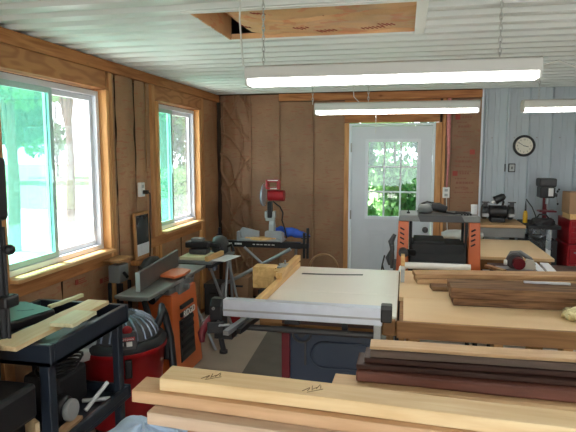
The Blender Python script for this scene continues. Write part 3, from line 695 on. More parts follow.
def sawhorse(label, x, y0, y1, ztop):
    t = thing('sawhorse', label, 'sawhorse', (x, (y0+y1)/2, 0)); h = (y1-y0)/2
    B().box(-.045, .045, -h, h, ztop-.09, ztop).build('beam', 'legw', t, .003)
    for sy in (-1, 1):
        for sx in (-1, 1):
            b = B(); a = Vector((sx*.03, sy*(h-.06), ztop-.06)); c = Vector((sx*.22, sy*(h-.04), 0))
            b.add([a+Vector(o_) for o_ in ((-.02, -.04, 0), (.02, -.04, 0), (.02, .04, 0), (-.02, .04, 0))]+[c+Vector(o_) for o_ in ((-.02, -.04, 0), (.02, -.04, 0), (.02, .04, 0), (-.02, .04, 0))], [(0, 1, 2, 3), (7, 6, 5, 4), (0, 4, 5, 1), (1, 5, 6, 2), (2, 6, 7, 3), (3, 7, 4, 0)])
            b.build('leg', 'legw', t)
    return t
sawhorse('wooden sawhorse under the left end of the pine pile', -.38, 1.12, 1.48, .948)
sawhorse('wooden sawhorse under the middle of both lumber piles', .12, 1.12, 1.90, .948)
sawhorse('wooden sawhorse under the right end of both lumber piles', 1.15, 1.08, 1.90, .948)
# pale blue cloth over a stool
t = thing('stool', 'small wooden stool holding the pale blue cloth', 'stool', (-.85, 1.64, -.02))
B().cyl((0, 0, .70), (0, 0, .735), .15).build('seat', 'hoopw', t, .004)
for k in range(4):
    a = PI/4+k*PI/2; B().cyl((.10*math.cos(a), .10*math.sin(a), .70), (.15*math.cos(a), .15*math.sin(a), .02), .016).build('leg', 'hoopw', t)
def cl(u, v):
    r = u*.215; a = 2*PI*v; z = .822-.05*max(0, (u-.0))**2*2+.022*math.sin(a*5+u*4)*u+.02*noise.noise(Vector((u*5, math.cos(a)*3, math.sin(a)*3)))
    if r > .175: z -= (r-.175)*2.0
    return (r*math.cos(a)*1.1, r*math.sin(a), max(z, .62))
o = B().grid(cl, 16, 64).build('shop_cloth', 'cloth', None, 0, (-.85, 1.64, -.015), thick=.006); tag(o, 'crumpled pale blue cloth at the bottom left beside the pine board ends', 'cloth')

# ------------------------------------------------------------------ cart on the left
t = thing('tool_cart', 'dark navy two-tier tool cart under the near window', 'cart', (-1.77, 2.4, 0))
x0, x1, y0, y1 = -.28, .28, -.35, .345
b = B().box(x0, x1, y0, y1, .80, .825)
for q in ((x0, x1, y0, y0+.03), (x0, x1, y1-.03, y1), (x0, x0+.03, y0+.03, y1-.03), (x1-.03, x1, y0+.03, y1-.03)): b.box(*q, .825 if 0 else .80, .90)
b.build('top_tray', 'navy', t, .005)
b = B().box(x0, x1, y0, y1, .36, .385)
for q in ((x0, x1, y0, y0+.025), (x0, x1, y1-.025, y1), (x0, x0+.025, y0+.025, y1-.025), (x1-.025, x1, y0+.025, y1-.025)): b.box(*q, .385, .435)
b.build('lower_tray', 'navy', t, .005)
for sx in (x0, x1-.065):
    for sy in (y0, y1-.10): B().box(sx+.012*(sy > 0)*(sx > 0)-.0, sx+.053, sy, sy+.05, .10, .80).build('leg', 'navy', t, .006)
for sx in (-.24, .24):
    for sy in (-.31, .27):
        w = B().cyl((sx-.015, sy, .05), (sx+.015, sy, .05), .05).box(sx-.02, sx+.02, sy-.015, sy+.015, .05, .102); w.build('caster', 'blackm', t)
# on the cart
board('pine_plank', 'long tan pine plank lying diagonally across the navy cart top', (-1.58, 1.95), (-1.60, 2.70), .13, .022, .925, 'pine', cat='board')
bpy.data.objects['pine_plank'].rotation_euler.z = math.atan2(.75, .0)
board('pale_block', 'short pale yellowish board on the cart top nearest its rim', (-1.49, 2.22), (-1.50, 2.44), .12, .02, .9455, 'paleboard', 'small boards on the cart')
board('wood_stick', 'thin pale stick at the window side of the cart top', (-1.79, 2.48), (-1.76, 2.74), .022, .02, .945, 'paleboard', 'small boards on the cart', cat='stick')
t = thing('work_table_plate', 'green-topped black slab with a slot at the left of the cart top', 'slab', (-1.86, 2.36, .90))
B().prism([(-.18, -.20), (.07, -.20), (.14, .06), (-.10, .16), (-.18, .14)], .0, .045, 'Z').build('slab', 'black', t, .008)
B().prism([(-.17, -.19), (.065, -.19), (.132, .055), (-.10, .15), (-.17, .13)], .0455, .049, 'Z').build('green_top', 'greenmat', t)
B().box(-.03, .05, .0, .012, .0492, .0505, (0, 0, .5)).build('slot', 'black', t)
# lower tray contents
t = thing('sanding_disc_tool', 'black tool with a pale round disc on the lower cart tray', 'tool', (-1.60, 2.35, .385))
B().lathe((0, 0, .07), [(.045, -.03), (.055, -.02), (.055, .0), (.05, .006)], 24, axis='X').build('disc', 'lgrey', t); B().lathe((-.04, 0, .07), [(.06, -.06), (.068, -.04), (.068, .0), (.05, .01)], 24, axis='X').build('housing', 'black', t)
board('scrap_board', 'short tan scrap on the lower cart tray, nearest the disc tool', (-1.56, 2.13), (-1.575, 2.40), .05, .018, .405, 'pine2', 'scraps on the lower cart tray')
board('scrap_board', 'reddish scrap leaning along the right side of the lower cart tray', (-1.52, 2.32), (-1.52, 2.60), .02, .03, .417, 'redw', 'scraps on the lower cart tray')
board('scrap_board', 'upright tan scrap near the front leg on the lower cart tray', (-1.60, 2.1), (-1.72, 2.18), .02, .13, .517, 'pine', 'scraps on the lower cart tray')
o = B().cyl((-1.60, 2.46, .40), (-1.55, 2.60, .50), .011).build('white_tube', 'white'); tag(o, 'white tube slanting up from the lower cart tray', 'tube')
o = B().cyl((-1.68, 2.56, .40), (-1.54, 2.60, .41), .011).build('white_tube', 'white'); tag(o, 'white tube lying flat across the lower cart tray', 'tube')
t = thing('wire_basket', 'black basket of cords on the lower cart tray', 'basket', (-1.80, 2.54, .387))
B().box(-.12, .10, -.14, .11, 0, .2).build('basket', 'blackm', t, .02)
for k in range(4): B().tube([(.02+.1*math.cos(2*PI*j/16), .02*k-.05+.1*math.sin(2*PI*j/16), .215+.012*k+.01*math.sin(j)) for j in range(16)], .007, 6, True).build('cord', 'black', t)
# left edge machine
t = thing('drill_stand', 'black upright machine cut off by the left edge with round knob', 'machine', (-1.68, 1.86, 0))
B().box(-.18, .18, -.2, .13, 0, .10).box(-.16, .09, -.18, .06, .10, .62).build('base', 'black', t, .02)
B().box(-.16, .185, -.16, .10, .62, .775).build('motor_housing', 'black', t, .02)
B().box(-.14, .06, -.1, .06, .775, 1.06).build('body', 'black', t, .03)
B().cyl((.09, .04, .98), (.09, .04, 1.47), .014).cyl((.112, .04, .98), (.112, .04, 1.44), .007).build('column', 'blackm', t)
B().cyl((-.03, .04, 1.62), (-.03, .04, 1.06), .04).box(-.12, .10, -.1, .1, 1.46, 1.72).build('head', 'black', t, .02)
B().lathe((.135, .04, 1.348), [(.004, -.018), (.018, -.014), (.022, 0), (.018, .014), (.004, .018)], 16, axis='X').cyl((.08, .04, 1.348), (.13, .04, 1.348), .007).build('knob', 'black', t)
B().box(.06, .14, .0, .08, 1.11, 1.16).build('clamp', 'black', t, .01)

# ------------------------------------------------------------------ shop vacuum
t = thing('shop_vacuum', 'red and black wet-dry shop vacuum behind the cart', 'vacuum', (-1.715, 3.065, 0), .55)
B().lathe((0, 0, 0), [(.19, .05), (.22, .07), (.24, .3), (.262, .53), (.275, .535), (.275, .56)], 40).build('drum', 'red', t)
B().lathe((0, 0, 0), [(.272, .56), (.275, .585), (.25, .61)], 40).build('lid', 'blackm', t)
hd = B().lathe((0, 0, 0), [(.225, .60), (.22, .64), (.195, .68), (.15, .715), (.08, .735), (.01, .74)], 40).build('motor_head', 'dgrey', t)
b = B()
for k in range(26):
    a = 2*PI*k/26; pts = []
    for (r, z) in ((.226, .62), (.218, .65), (.19, .69), (.145, .722), (.09, .738)): pts.append((r*math.cos(a), r*math.sin(a), z))
    b.tube(pts, .007, 5)
b.build('rib', 'silver', hd)['kind'] = 'stuff'
B().box(-.06, .075, -.262, -.19, .575, .685, (-.12, 0, .06)).build('control_panel', 'dgrey', t, .012)
B().lathe((.02, -.232, .70), [(.024, 0), (.03, -.012), (.022, -.018), (.004, -.02)], 20, axis='Y').build('power_dial', 'red', t)
B().box(-.04, .06, -.269, -.257, .645, .663, (-.12, 0, .06)).build('name_plate', 'redm', t, .001)
text('lettering', 'CRAFTSMAN', .016, 'label_white', t, (.01, -.2715, .654), (PI/2-.12, 0, .06))
B().box(-.02, -.005, -.27, -.25, .615, .635, (-.12, 0, .06)).box(.012, .045, -.27, -.25, .61, .637, (-.12, 0, .06)).build('switch', 'label_white', t, .002)
B().lathe((-.20, -.14, .63), [(.02, -.1), (.05, -.06), (.065, .0), (.05, .05), (.02, .07)], 16, .9, .7, 'Z').build('hose_port', 'lgrey', t)
B().tube([(-.2, -.15, .56), (-.26, -.22, .56), (-.30, -.24, .57)], [.045, .035, .03], 12).build('hose_end', 'white', t)
for a in (-2.4, -1.2, .3, 2.0): B().box(.20*math.cos(a)-.03, .20*math.cos(a)+.03, .20*math.sin(a)-.03, .20*math.sin(a)+.03, .0, .06).build('caster', 'blackm', t, .01)
B().box(.0, .04, -.285, -.255, .42, .53).build('latch', 'black', t, .006); B().box(.26, .29, -.03, .03, .42, .56).build('latch', 'black', t, .006)
B().tube([(.20, .0, .60), (.24, -.02, .70), (.25, .0, .76), (.27, .03, .70), (.30, .0, .55), (.31, -.04, .35), (.32, -.1, .1), (.30, -.12, .025)], .024, 12).build('hose', 'black', t)

# ------------------------------------------------------------------ jointer
t = thing('jointer', 'orange jointer with grey bed and black louvred side panel', 'jointer', (-1.775, 3.95, 0))
def j(m, name, mat, bev=.003, par=None): return m.build(name, mat, par or t, bev)
def frust(b, x0, x1, y0, y1, z0, X0, X1, Y0, Y1, z1):
    return b.add([(x0, y0, z0), (x1, y0, z0), (x1, y1, z0), (x0, y1, z0), (X0, Y0, z1), (X1, Y0, z1), (X1, Y1, z1), (X0, Y1, z1)], [(3, 2, 1, 0), (4, 5, 6, 7), (0, 1, 5, 4), (1, 2, 6, 5), (2, 3, 7, 6), (3, 0, 4, 7)])
j(frust(B(), -.20, .13, -.28, .32, .0, -.165, .10, -.22, .26, .68), 'stand', 'orange', .008)
j(B().box(.06, .115, -.12, .18, .12, .62, (0, -.06, 0)), 'side_panel', 'black', .01)
b = B()
for k in range(7): b.box(.108, .128, -.09, .15, .17+k*.062, .20+k*.062, (0, -.06, 0))
j(b, 'louvre', 'blackm', .003)
text('lettering', 'RIDGID', .07, 'label_white', t, (.139, .03, .50), (PI/2, 0, PI/2), bold=.002)
j(B().box(-.13, .08, -.2, .28, .66, .72), 'base_casting', 'steel', .01)
j(B().prism([(-.22, .70), (-.05, .70), (-.05, .75), (-.62, .75), (-.62, .74), (-.4, .735)], -.10, .06, 'X'), 'infeed_casting', 'steel', 0)
bedn = B().box(-.125, .125, -.64, -.03, .755, .78); j(bedn, 'infeed_table', 'steel', .004)
j(B().box(-.125, .125, .0, .45, .758, .783), 'outfeed_table', 'steel', .004)
fe = j(B().box(-.0125, .0125, -.45, .46, .785, .925), 'fence', 'fencebrown', .004); fe.location = (-.045, -.10, 0); fe.rotation_euler = (0, 0, .115)
fe2 = B().box(-.015, .015, -.464, -.45, .79, .925).build('fence_end', 'lgrey', fe, .003)
j(B().prism([(-.04, -.12), (.10, -.16), (.135, -.05), (.12, .12), (.03, .16), (-.04, .12)], .795, .815, 'Z'), 'blade_guard', 'orangeg', .006)
j(B().cyl((.03, -.32, .70), (.03, -.40, .69), .03).cyl((.05, -.2, .71), (.05, -.32, .70), .012), 'adjust_knob', 'black', 0)
j(B().cyl((.12, -.02, .71), (.16, -.02, .71), .02).box(.07, .12, -.1, .1, .66, .755), 'cutter_guard', 'grey', .008)
j(B().box(-.02, .13, -.32, -.26, .22, .42), 'dust_chute', 'blackm', .02); j(B().cyl((-.08, -.30, .66), (.03, -.34, .36), .022), 'brace', 'blackm', 0)
j(B().lathe((-.17, .02, 0), [(.06, .5), (.068, .72), (.072, .8), (.07, .86), (.045, .91), (.01, .925)], 24, 1, 2.1), 'motor_hood', 'blackm', 0)
t = thing('router_table', 'small grey router table with brown top against the kraft wall', 'table', (-2.03, 3.62, 0))
B().box(-.07, .07, -.10, .10, .955, .975).build('top', 'apron', t, .003); B().box(-.05, .04, -.07, .07, .80, .93).build('body', 'grey', t, .01); B().box(-.02, .02, -.03, .03, .94, .956).build('neck', 'black', t)
for s in (-.07, .05):
    for q in (-.055, .035): B().box(q, q+.02, s, s+.02, 0, .80).build('leg', 'blackm', t)
B().cyl((.05, -.02, .87), (.09, -.05, .85), .012).build('handle', 'black', t)
t = thing('framed_picture', 'dark glazed wooden frame leaning on the kraft wall below the outlet', 'frame', (-2.095, 4.13, .88), 0)
fr = B().box(-.01, .01, -.13, -.105, 0, .38).box(-.01, .01, .105, .13, 0, .38).box(-.01, .01, -.105, .105, 0, .025).box(-.01, .01, -.105, .105, .355, .38).build('frame', 'legw', t, .003); fr.rotation_euler = (0, -.03, 0)
B().box(-.004, .004, -.105, .105, .12, .355).build('glass', 'frame_glass', t); B().box(-.004, .005, -.105, .105, .025, .12).build('mat_card', 'paper', t)
t = thing('wall_shelf', 'narrow ledge carrying the leaning frame between the windows', 'shelf', (-2.10, 4.13, .84))
B().box(-.03, .04, -.15, .15, 0, .039).build('ledge', 'studY', t, .003)

# ------------------------------------------------------------------ work stand with sander
t = thing('folding_workbench', 'folding work stand with grey tubular legs below the far window', 'workbench', (-1.8, 4.78, 0))
B().prism([(-.19, -.30), (.19, -.34), (.22, .22), (-.20, .22)], .7751, .80, 'Z').build('worktop', 'grey', t, .004)
B().prism([(-.185, -.29), (.185, -.33), (.21, .21), (-.19, .21)], .745, .775, 'Z').build('clamp_rail', 'blackm', t, .003)
for (a, c) in (((.15, -.28, .745), (.26, .1, 0)), ((.17, .15, .745), (.26, -.30, 0)), ((-.15, -.28, .745), (-.16, .1, 0)), ((-.15, .15, .745), (-.16, -.2, 0)), ((.16, .18, .745), (.30, .26, 0.0)), ((-.17, -.25, .745), (.2, -.3, .0))):
    B().cyl(a, c, .013, n=10).build('leg', 'alud', t)
B().box(.10, .17, -.20, -.13, .69, .745).build('crank', 'silver', t, .01)
board('yellow_board', 'pale yellow board lying on the folding work stand', (-1.93, 4.49), (-1.70, 4.49), .27, .029, .8295, 'paleboard', 'boards on the folding work stand')
ypiece('tan_board', 'narrow tan board standing right of the yellow board on work stand', -1.665, -1.63, 4.45, 4.78, .801, .845, 'jig', -.1, 'boards on the folding work stand')
o = B().box(0, .14, 0, .30, 0, .006).build('white_sheet', 'paper', None, .001, (-1.71, 4.58, .846), (0, .0, -.2)); o.location = (-1.645, 4.50, .80); tag(o, 'white sheet lying at the right edge of the folding work stand', 'sheet')
t = thing('belt_sander', 'black belt sander standing on the yellow board', 'sander', (-1.80, 4.66, .83))
B().box(-.09, .08, -.06, .06, .0, .05).build('base', 'dgrey', t, .015); B().box(-.13, .10, -.05, .05, .055, .115).build('body', 'black', t, .015); B().box(-.075, .04, -.04, .04, .115, .145).build('top_cover', 'grey', t, .01)
B().cyl((.10, 0, .08), (.19, .0, .07), .022).build('handle', 'black', t)
t = thing('angle_tool', 'dark rounded power tool just right of the belt sander', 'tool', (-1.68, 4.86, .80))
B().lathe((0, 0, .0), [(.04, 0), (.06, .02), (.065, .10), (.05, .15), (.02, .17)], 20, 1.3, 1).build('body', 'dgrey', t); B().tube([(.05, 0, .06), (.12, -.02, .09), (.14, -.02, .03)], .014, 8).build('handle', 'black', t)

# ------------------------------------------------------------------ miter saw on stand
t = thing('saw_stand', 'black miter saw stand with silver folding legs in the far corner', 'stand', (-1.43, 5.42, 0))
B().box(-.42, .42, -.03, .03, .775, .84).build('rail', 'black', t, .006)
b = B(); x = -.36
for w, g in ((.012, .004), (.02, .004), (.016, .03), (.022, .004), (.03, .004), (.016, .05)): b.box(x, x+w, -.0325, -.03, .80, .818); x += w+g
for k in range(6): b.box(-.08+k*.04, -.055+k*.04+.006*(k % 2), -.0325, -.03, .803, .812)
b.build('lettering', 'label_white', t)
for (a, c, r) in (((.32, -.04, .775), (-.40, -.06, .37), .018), ((-.17, -.03, .775), (.10, -.05, .55), .014), ((-.40, -.06, .37), (-.42, -.1, .0), .018), ((.10, -.05, .55), (.34, -.06, .0), .014), ((-.36, .05, .775), (-.34, .1, 0), .014), ((.36, .05, .775), (.3, .14, 0), .014)):
    B().cyl(a, c, r, n=12).build('leg', 'alud', t)
for (x, h) in ((-.44, .13), (.49, .15), (.455, .10)):
    B().cyl((x, -.02, .68 if x > 0 else .76), (x, -.02, .84+h), .014).box(x-.03, x+.03, -.03, -.01, .84+h*.4, .85+h*.4).build('work_clamp', 'black', t)
B().box(.40, .50, -.03, .03, .78, .83).build('extension_arm', 'black', t, .004)
t = thing('miter_saw', 'miter saw with red motor and silver blade guard raised on its stand', 'saw', (-1.43, 5.42, .842))
b = B().box(-.24, .24, -.06, .12, 0, .02).box(-.24, -.215, -.07, .0, .0, .10).box(.215, .24, -.07, .0, .0, .10)
b.build('base', 'alud', t, .006)
b = B().prism([(-.235, .02), (-.03, .02), (-.03, .095), (-.06, .10), (-.21, .13), (-.235, .10)], .04, .06).prism([(.03, .02), (.235, .02), (.235, .08), (.20, .10), (.05, .10), (.03, .09)], .04, .06)
b.build('fence', 'alud', t, .003)
B().lathe((0, .0, .02), [(.11, 0), (.11, .012), (.02, .014)], 28).box(-.17, .15, .0, .03, .02, .03).build('turntable', 'jig', t)
B().prism([(.06, .02), (.16, .02), (.15, .16), (.13, .20), (.09, .20), (.07, .16)], .065, .12, 'X').build('pivot', 'lgrey', t, .006)
t.children[-1].rotation_euler = (0, 0, 0)
B().box(.03, .125, .07, .12, .20, .245).box(.025, .05, .06, .13, .23, .30).box(.105, .13, .06, .13, .23, .30).build('hinge', 'lgrey', t, .004)
B().box(.05, .10, .06, .12, .23, .40, (0, .0, 0)).build('arm', 'black', t, .01)
B().lathe((.02, .05, .47), [(.10, -.008), (.115, -.004), (.115, .004), (.10, .008)], 36, axis='X').build('blade_guard', 'alu', t)
B().lathe((.005, .05, .45), [(.085, -.006), (.09, 0), (.085, .006)], 30, axis='X').build('blade', 'silver', t)
B().cyl((.07, .05, .465), (.235, .05, .465), .056).build('motor', 'redm', t, .008)
B().box(.05, .19, -.01, .10, .53, .55).box(.05, .075, -.01, .09, .53, .63).box(.165, .19, -.01, .09, .53, .62).box(.05, .185, .0, .08, .60, .63).build('handle', 'redm', t, .01)
B().box(.07, .18, -.004, .0, .617, .626).box(.1, .17, -.014, -.009, .535, .545).build('lettering', 'label_white', t)
B().tube([(.10, .11, .40), (.17, .14, .34), (.20, .14, .28), (.19, .14, .20), (.22, .13, .12), (.25, .1, .02)], .007, 8).build('cord', 'black', t)
def bl(u, v):
    a = 2*PI*v; h = .062-.03*u; zc = .935-.055*u**1.3
    w = math.sin(PI*min(.97, max(.03, u)))**.35; n_ = 1+.35*noise.noise(Vector((u*7, math.cos(a)*1.5, math.sin(a)*1.5)))
    return (-1.31+.36*u, 5.585+.03*math.cos(a)*w*n_, max(.86, zc+h*math.sin(a)*w*n_))
o = B().grid(bl, 30, 16).build('hanging_blue_bag', 'blue'); tag(o, 'crumpled blue fabric bag behind and beside the miter saw', 'bag')
# clutter beneath the stand
for (x, y, w, d_, h, m, l, cat, nm) in ((-1.62, 5.35, .22, .2, .22, 'red', 'red box on the floor under the miter saw stand', 'box', 'storage_box'), (-1.35, 5.6, .26, .22, .30, 'blackm', 'black case on the floor under the miter saw stand', 'case', 'tool_case'), (-1.98, 5.6, .2, .24, .34, 'dgrey', 'dark grey case on the floor in the far left corner', 'case', 'tool_case'), (-1.72, 5.7, .2, .2, .4, 'cardboard', 'cardboard box on the floor in the far left corner', 'box', 'storage_box')):
    t = thing(nm, l, cat, (x, y, 0)); B().box(-w/2, w/2, -d_/2, d_/2, 0, h).build('body', m, t, .01); B().box(-w/2-.004, w/2+.004, -d_/2-.004, d_/2+.004, h-.04, h+.006).build('lid', 'lgrey' if m == 'red' else m, t, .004)
    B().box(-.04, .04, -d_/2-.02, -d_/2-.004, h-.10, h-.08).build('handle', 'blackm', t, .003)
# chair with a bentwood hoop back
t = thing('chair', 'wooden chair with a bent hoop back against the far wall', 'chair', (-.775, 5.5, 0))
B().tube([(-.145+0*k, -.1, .45) for k in (0,)]+[(-.145*math.cos(PI*k/20), -.1, .58+.15*math.sin(PI*k/20)) for k in range(21)]+[(.145, -.1, .45)], .011, 8).build('backrest', 'hoopw', t)
B().box(-.19, .19, -.15, .25, .43, .455).build('seat', 'hoopw', t, .01)
for sx in (-.15, .15):
    for sy in (-.1, .2): B().cyl((sx, sy, .44), (sx*1.15, sy*1.1, 0), .016).build('leg', 'hoopw', t)

# ------------------------------------------------------------------ thickness planer on its stand
t = thing('planer_stand', 'black stand carrying the orange planer', 'stand', (.25, 4.28, 0))
B().box(-.32, .32, -.28, .28, .84, .87).build('top', 'blackm', t, .004)
for sx in (-.29, .26):
    for sy in (-.25, .22): B().box(sx, sx+.03, sy, sy+.03, 0, .84).build('leg', 'blackm', t)
t = thing('thickness_planer', 'orange and grey thickness planer behind the pale bench', 'planer', (.25, 4.05, .87))
x = .285
for s in (-1, 1):
    xa, xb = sorted((s*x, s*(x-.075)))
    b = B(); frust(b, xa-.012*(s < 0), xb+.012*(s > 0), .0, .36, .0, xa, xb, .02, .34, .375); b.build('side_column', 'orange', t, .006)
    b = B()
    for k in range(4): b.box(xa+.012, xa+.045, -.004, .016, .21+k*.035, .218+k*.035, (0, -.5*s, 0))
    b.build('vent', 'dark', t)
    B().cyl((s*.195, .06, .02), (s*.195, .06, .38), .010).build('guide_rod', 'black', t)
    B().cyl((s*.195, .30, .02), (s*.195, .30, .38), .010).build('guide_rod', 'black', t)
B().prism([(-.285, .375), (.285, .375), (.28, .42), (-.28, .42)], .0, .36).build('top_cover', 'grey', t, .008)
B().prism([(-.13, .374), (.18, .374), (.155, .4215), (-.15, .4215)], -.004, .365).build('top_inset', 'dgrey', t, .003)
b = B().box(-.185, .18, .03, .33, .14, .21).prism([(.0, .08), (.03, .14), (.05, .2), (.25, .2), (.25, .08)], -.2, .2, 'X').box(-.17, .05, .02, .3, .21, .235)
b.build('cutter_head', 'blackm', t, .006)
B().prism([(-.21, .02), (.21, .02), (.195, .085), (-.195, .085)], -.03, .34).build('bed', 'black', t, .004)
B().box(-.215, .215, -.115, -.03, .0, .018).build('infeed_table', 'dgrey', t, .004)
B().cyl((-.20, -.10, .072), (.215, -.10, .072), .024).build('roller', 'white', t)
B().tube([(-.20, -.10, .072), (-.225, -.10, .072), (-.25, -.10, .05), (-.255, -.10, .022)], .024, 12).build('roller_elbow', 'white', t)
B().cyl((-.245, -.05, .15), (-.245, .02, .15), .034).cyl((-.235, -.02, .15), (-.17, .03, .14), .025).build('crank_knob', 'black', t)
b = B().tube([(-.31, .04, .27), (-.335, .02, .22), (-.325, .02, .16), (-.35, .0, .10), (-.34, 0, .05)], [.014, .022, .016, .024, .012], 8)
b.tube([(-.325, -.02, .20), (-.325, -.02, .12), (-.325, -.02, .03)], [.01, .018, .012], 8)
o = b.build('spring_clamp', 'dgrey'); o.location = (.25, 4.05, .87); tag(o, 'dark cluster of clamps hanging at the left side of the planer', 'clamp')
b = B().tube([(-.38, 0, .12), (-.395, 0, .05), (-.40, 0, .004)], .006, 6).tube([(-.395, 0, .05), (-.385, -.02, .02), (-.38, -.02, .0)], .006, 6)
o = b.build('hanging_hook', 'blackm', None, 0, (.25, 4.05, .87)); tag(o, 'thin dark hook tool at the left foot of the planer', 'tool')
# items on the planer
t = thing('power_tool', 'black and cream hand tool lying on top of the planer', 'tool', (.22, 4.2, 1.292))
B().lathe((-.055, 0, .035), [(.02, -.06), (.035, -.05), (.038, .0), (.03, .04), (.015, .05)], 16, axis='X').build('head', 'grey', t)
B().tube([(-.02, 0, .05), (.03, 0, .045), (.09, .0, .028)], [.03, .036, .026], 12).build('body', 'black', t)
B().tube([(-.1, .0, .03), (-.09, 0, .07), (-.05, 0, .085), (.0, 0, .075)], .008, 8).build('handle', 'black', t)
o = B().tube([(.31, 4.2, 1.30), (.36, 4.16, 1.297), (.40, 4.22, 1.297), (.44, 4.17, 1.297), (.47, 4.2, 1.297), (.45, 4.26, 1.297), (.38, 4.27, 1.297)], .007, 6).build('power_cable', 'black'); tag(o, 'black cord lying on top of the planer', 'cord')
o = B().lathe((0, 0, 0), [(.022, 0), (.024, .06), (.026, .07), (.02, .068)], 20).build('cup', 'paper', None, 0, (.505, 4.2, 1.292)); tag(o, 'small white cup at the right end of the planer top', 'cup')
o = B().lathe((0, 0, 0), [(.012, 0), (.012, .012), (.004, .014), (.004, .035), (.001, .036)], 12).build('small_fitting', 'black', None, 0, (.035, 4.16, 1.292)); tag(o, 'tiny black fitting at the left end of the planer top', 'fitting')
for k in range(4):
    o = B().cyl((0, 0, 0), (0, 0, .014), .008, n=10).build('thumbscrew', 'black', None, 0, (.41+k*.02, 4.10, 1.292)); tag(o, 'tiny black knob at the front of the planer top', 'knob', 'tiny knobs on the planer top')

# ------------------------------------------------------------------ circular saw and rails behind the planks
t = thing('utility_table', 'low dark table hidden behind the tan planks', 'table', (1.02, 4.22, 0))
B().box(-.38, .42, -.2, .2, .87, .895).build('top', 'darkw', t, .003)
for sx in (-.36, .37):
    for sy in (-.18, .15): B().box(sx, sx+.03, sy, sy+.03, 0, .87).build('leg', 'blackm', t)
t = thing('circular_saw', 'dark circular saw with grey base plate behind the tan planks', 'saw', (.82, 4.22, .895))
B().box(-.14, .10, -.05, .06, 0, .005, (0, .0, .0)).build('base_plate', 'alud', t, .001)
B().lathe((-.02, -.02, .062), [(.05, -.02), (.06, -.01), (.06, .015), (.04, .03)], 28, axis='Y').build('blade_guard', 'dgrey', t)
B().cyl((.0, -.015, .055), (.0, -.085, .05), .042).build('motor', 'maroon', t, .004)
B().lathe((-.085, -.03, .05), [(.02, -.01), (.022, 0), (.02, .01)], 16, axis='X').build('cap', 'white', t)
B().tube([(-.07, .01, .06), (-.04, .01, .115), (.02, .01, .12), (.09, .0, .075), (.12, -.0, .03)], [.014, .016, .016, .016, .012], 10).build('handle', 'grey', t)
B().prism([(.04, .0), (.13, .0), (.11, .07), (.06, .08)], -.03, .0).build('side_plate', 'cream', t, .003)
o = board('guide_rail', 'left whitish guide rail pointing away behind the circular saw', (.985, 4.05), (1.0, 4.43), .05, .014, .909, 'paper', 'whitish guide rails', 'rail')
o = board('guide_rail', 'right whitish guide rail pointing away behind the circular saw', (1.06, 4.05), (1.085, 4.43), .06, .014, .909, 'paper', 'whitish guide rails', 'rail')
o = B().box(-.02, .02, -.1, .1, 0, .02).build('wood_offcut', 'roughl', None, .002, (.66, 4.15, .895), (0, 0, .5)); tag(o, 'small light offcut left of the circular saw', 'offcut')

# ------------------------------------------------------------------ far tan table
t = thing('hardboard_table', 'tan hardboard-topped table in front of the steel wall', 'table', (.9, 5.15, 0))
B().prism([(-.90, -.55), (.27, -.555), (.28, .41), (-.90, .41)], .885, .91, 'Z').build('tabletop', 'maple', t, .003)
B().box(-.88, .25, -.535, -.51, .80, .884).build('front_apron', 'apron', t, .003)
B().box(.225, .25, -.50, .40, .80, .884).build('side_apron', 'apron', t, .003)
for sx in (-.86, .17):
    for sy in (-.48, .32): B().box(sx, sx+.06, sy, sy+.06, 0, .884).build('leg', 'legw', t, .003)
def wr(u, v):
    a = 2*PI*v; r = (.05+.012*noise.noise(Vector((u*8, math.cos(a)*2, math.sin(a)*2))))*math.sin(PI*min(.97, max(.03, u)))**.3
    return (-.19+.38*u, math.cos(a)*r*1.4, .052+math.sin(a)*min(r, .05))
o = B().grid(wr, 20, 20).build('wrapped_roll', 'lgrey', None, 0, (.55, 5.42, .912)); tag(o, 'pale grey wrapped roll lying on the tan table seen through the planer', 'roll')
t = thing('back_bench', 'grey-fronted bench along the steel wall under the bench grinder', 'workbench', (.97, 5.89, 0))
B().box(-.26, .19, -.28, .27, 1.015, 1.045).build('worktop', 'roughl', t, .008)
B().box(-.25, .185, -.265, -.245, .92, 1.014).build('front_panel', 'grey', t, .003)
for sx in (-.24, .13):
    for sy in (-.24, .2): B().box(sx, sx+.05, sy, sy+.05, 0, 1.014).build('leg', 'blackm', t)
t = thing('metal_table', 'black-topped table with white legs under the drill press', 'table', (1.37, 5.86, 0))
B().box(-.195, .10, -.25, .29, 1.01, 1.045).build('top', 'blackm', t, .004)
for sx in (-.19, -.02):
    for sy in (-.24, .22): B().box(sx, sx+.04, sy, sy+.03, 0, 1.01).build('leg', 'white' if sx > -.1 else 'blackm', t)
B().box(-.16, .09, -.2, .25, .2, .9).build('black_infill', 'blackm', t, .01)  # matte black box filling the space under the tabletop
t = thing('bench_grinder', 'black bench grinder with lamp on the grey-fronted bench', 'grinder', (.93, 5.88, 1.045))
B().cyl((-.085, 0, .10), (.085, 0, .10), .068).build('motor', 'black', t, .01); B().box(-.07, .07, -.08, .08, 0, .05).build('base', 'black', t, .01)
for s in (-1, 1):
    g = B().lathe((s*.125, 0, .10), [(.07, -.022), (.078, -.015), (.078, .015), (.07, .022)], 28, axis='X').build('wheel_guard', 'black', t)
    B().lathe((s*.125, -.01, .10), [(.062, -.028), (.064, -.024), (.064, .024), (.062, .028)], 28, axis='X').build('grinding_wheel', 'dgrey', g)
    B().box(s*.125-.035, s*.125+.035, -.1, -.05, .20, .208).box(s*.125-.02, s*.125+.02, -.08, -.06, .16, .20).build('eye_shield', 'dgrey', t)
    B().box(s*.125-.03, s*.125+.03, -.12, -.07, .06, .09).build('tool_rest', 'alud', t, .003)
lm = B().tube([(.05, .02, .15), (.06, .02, .20), (.04, .0, .235)], .012, 8).build('lamp_arm', 'black', t)
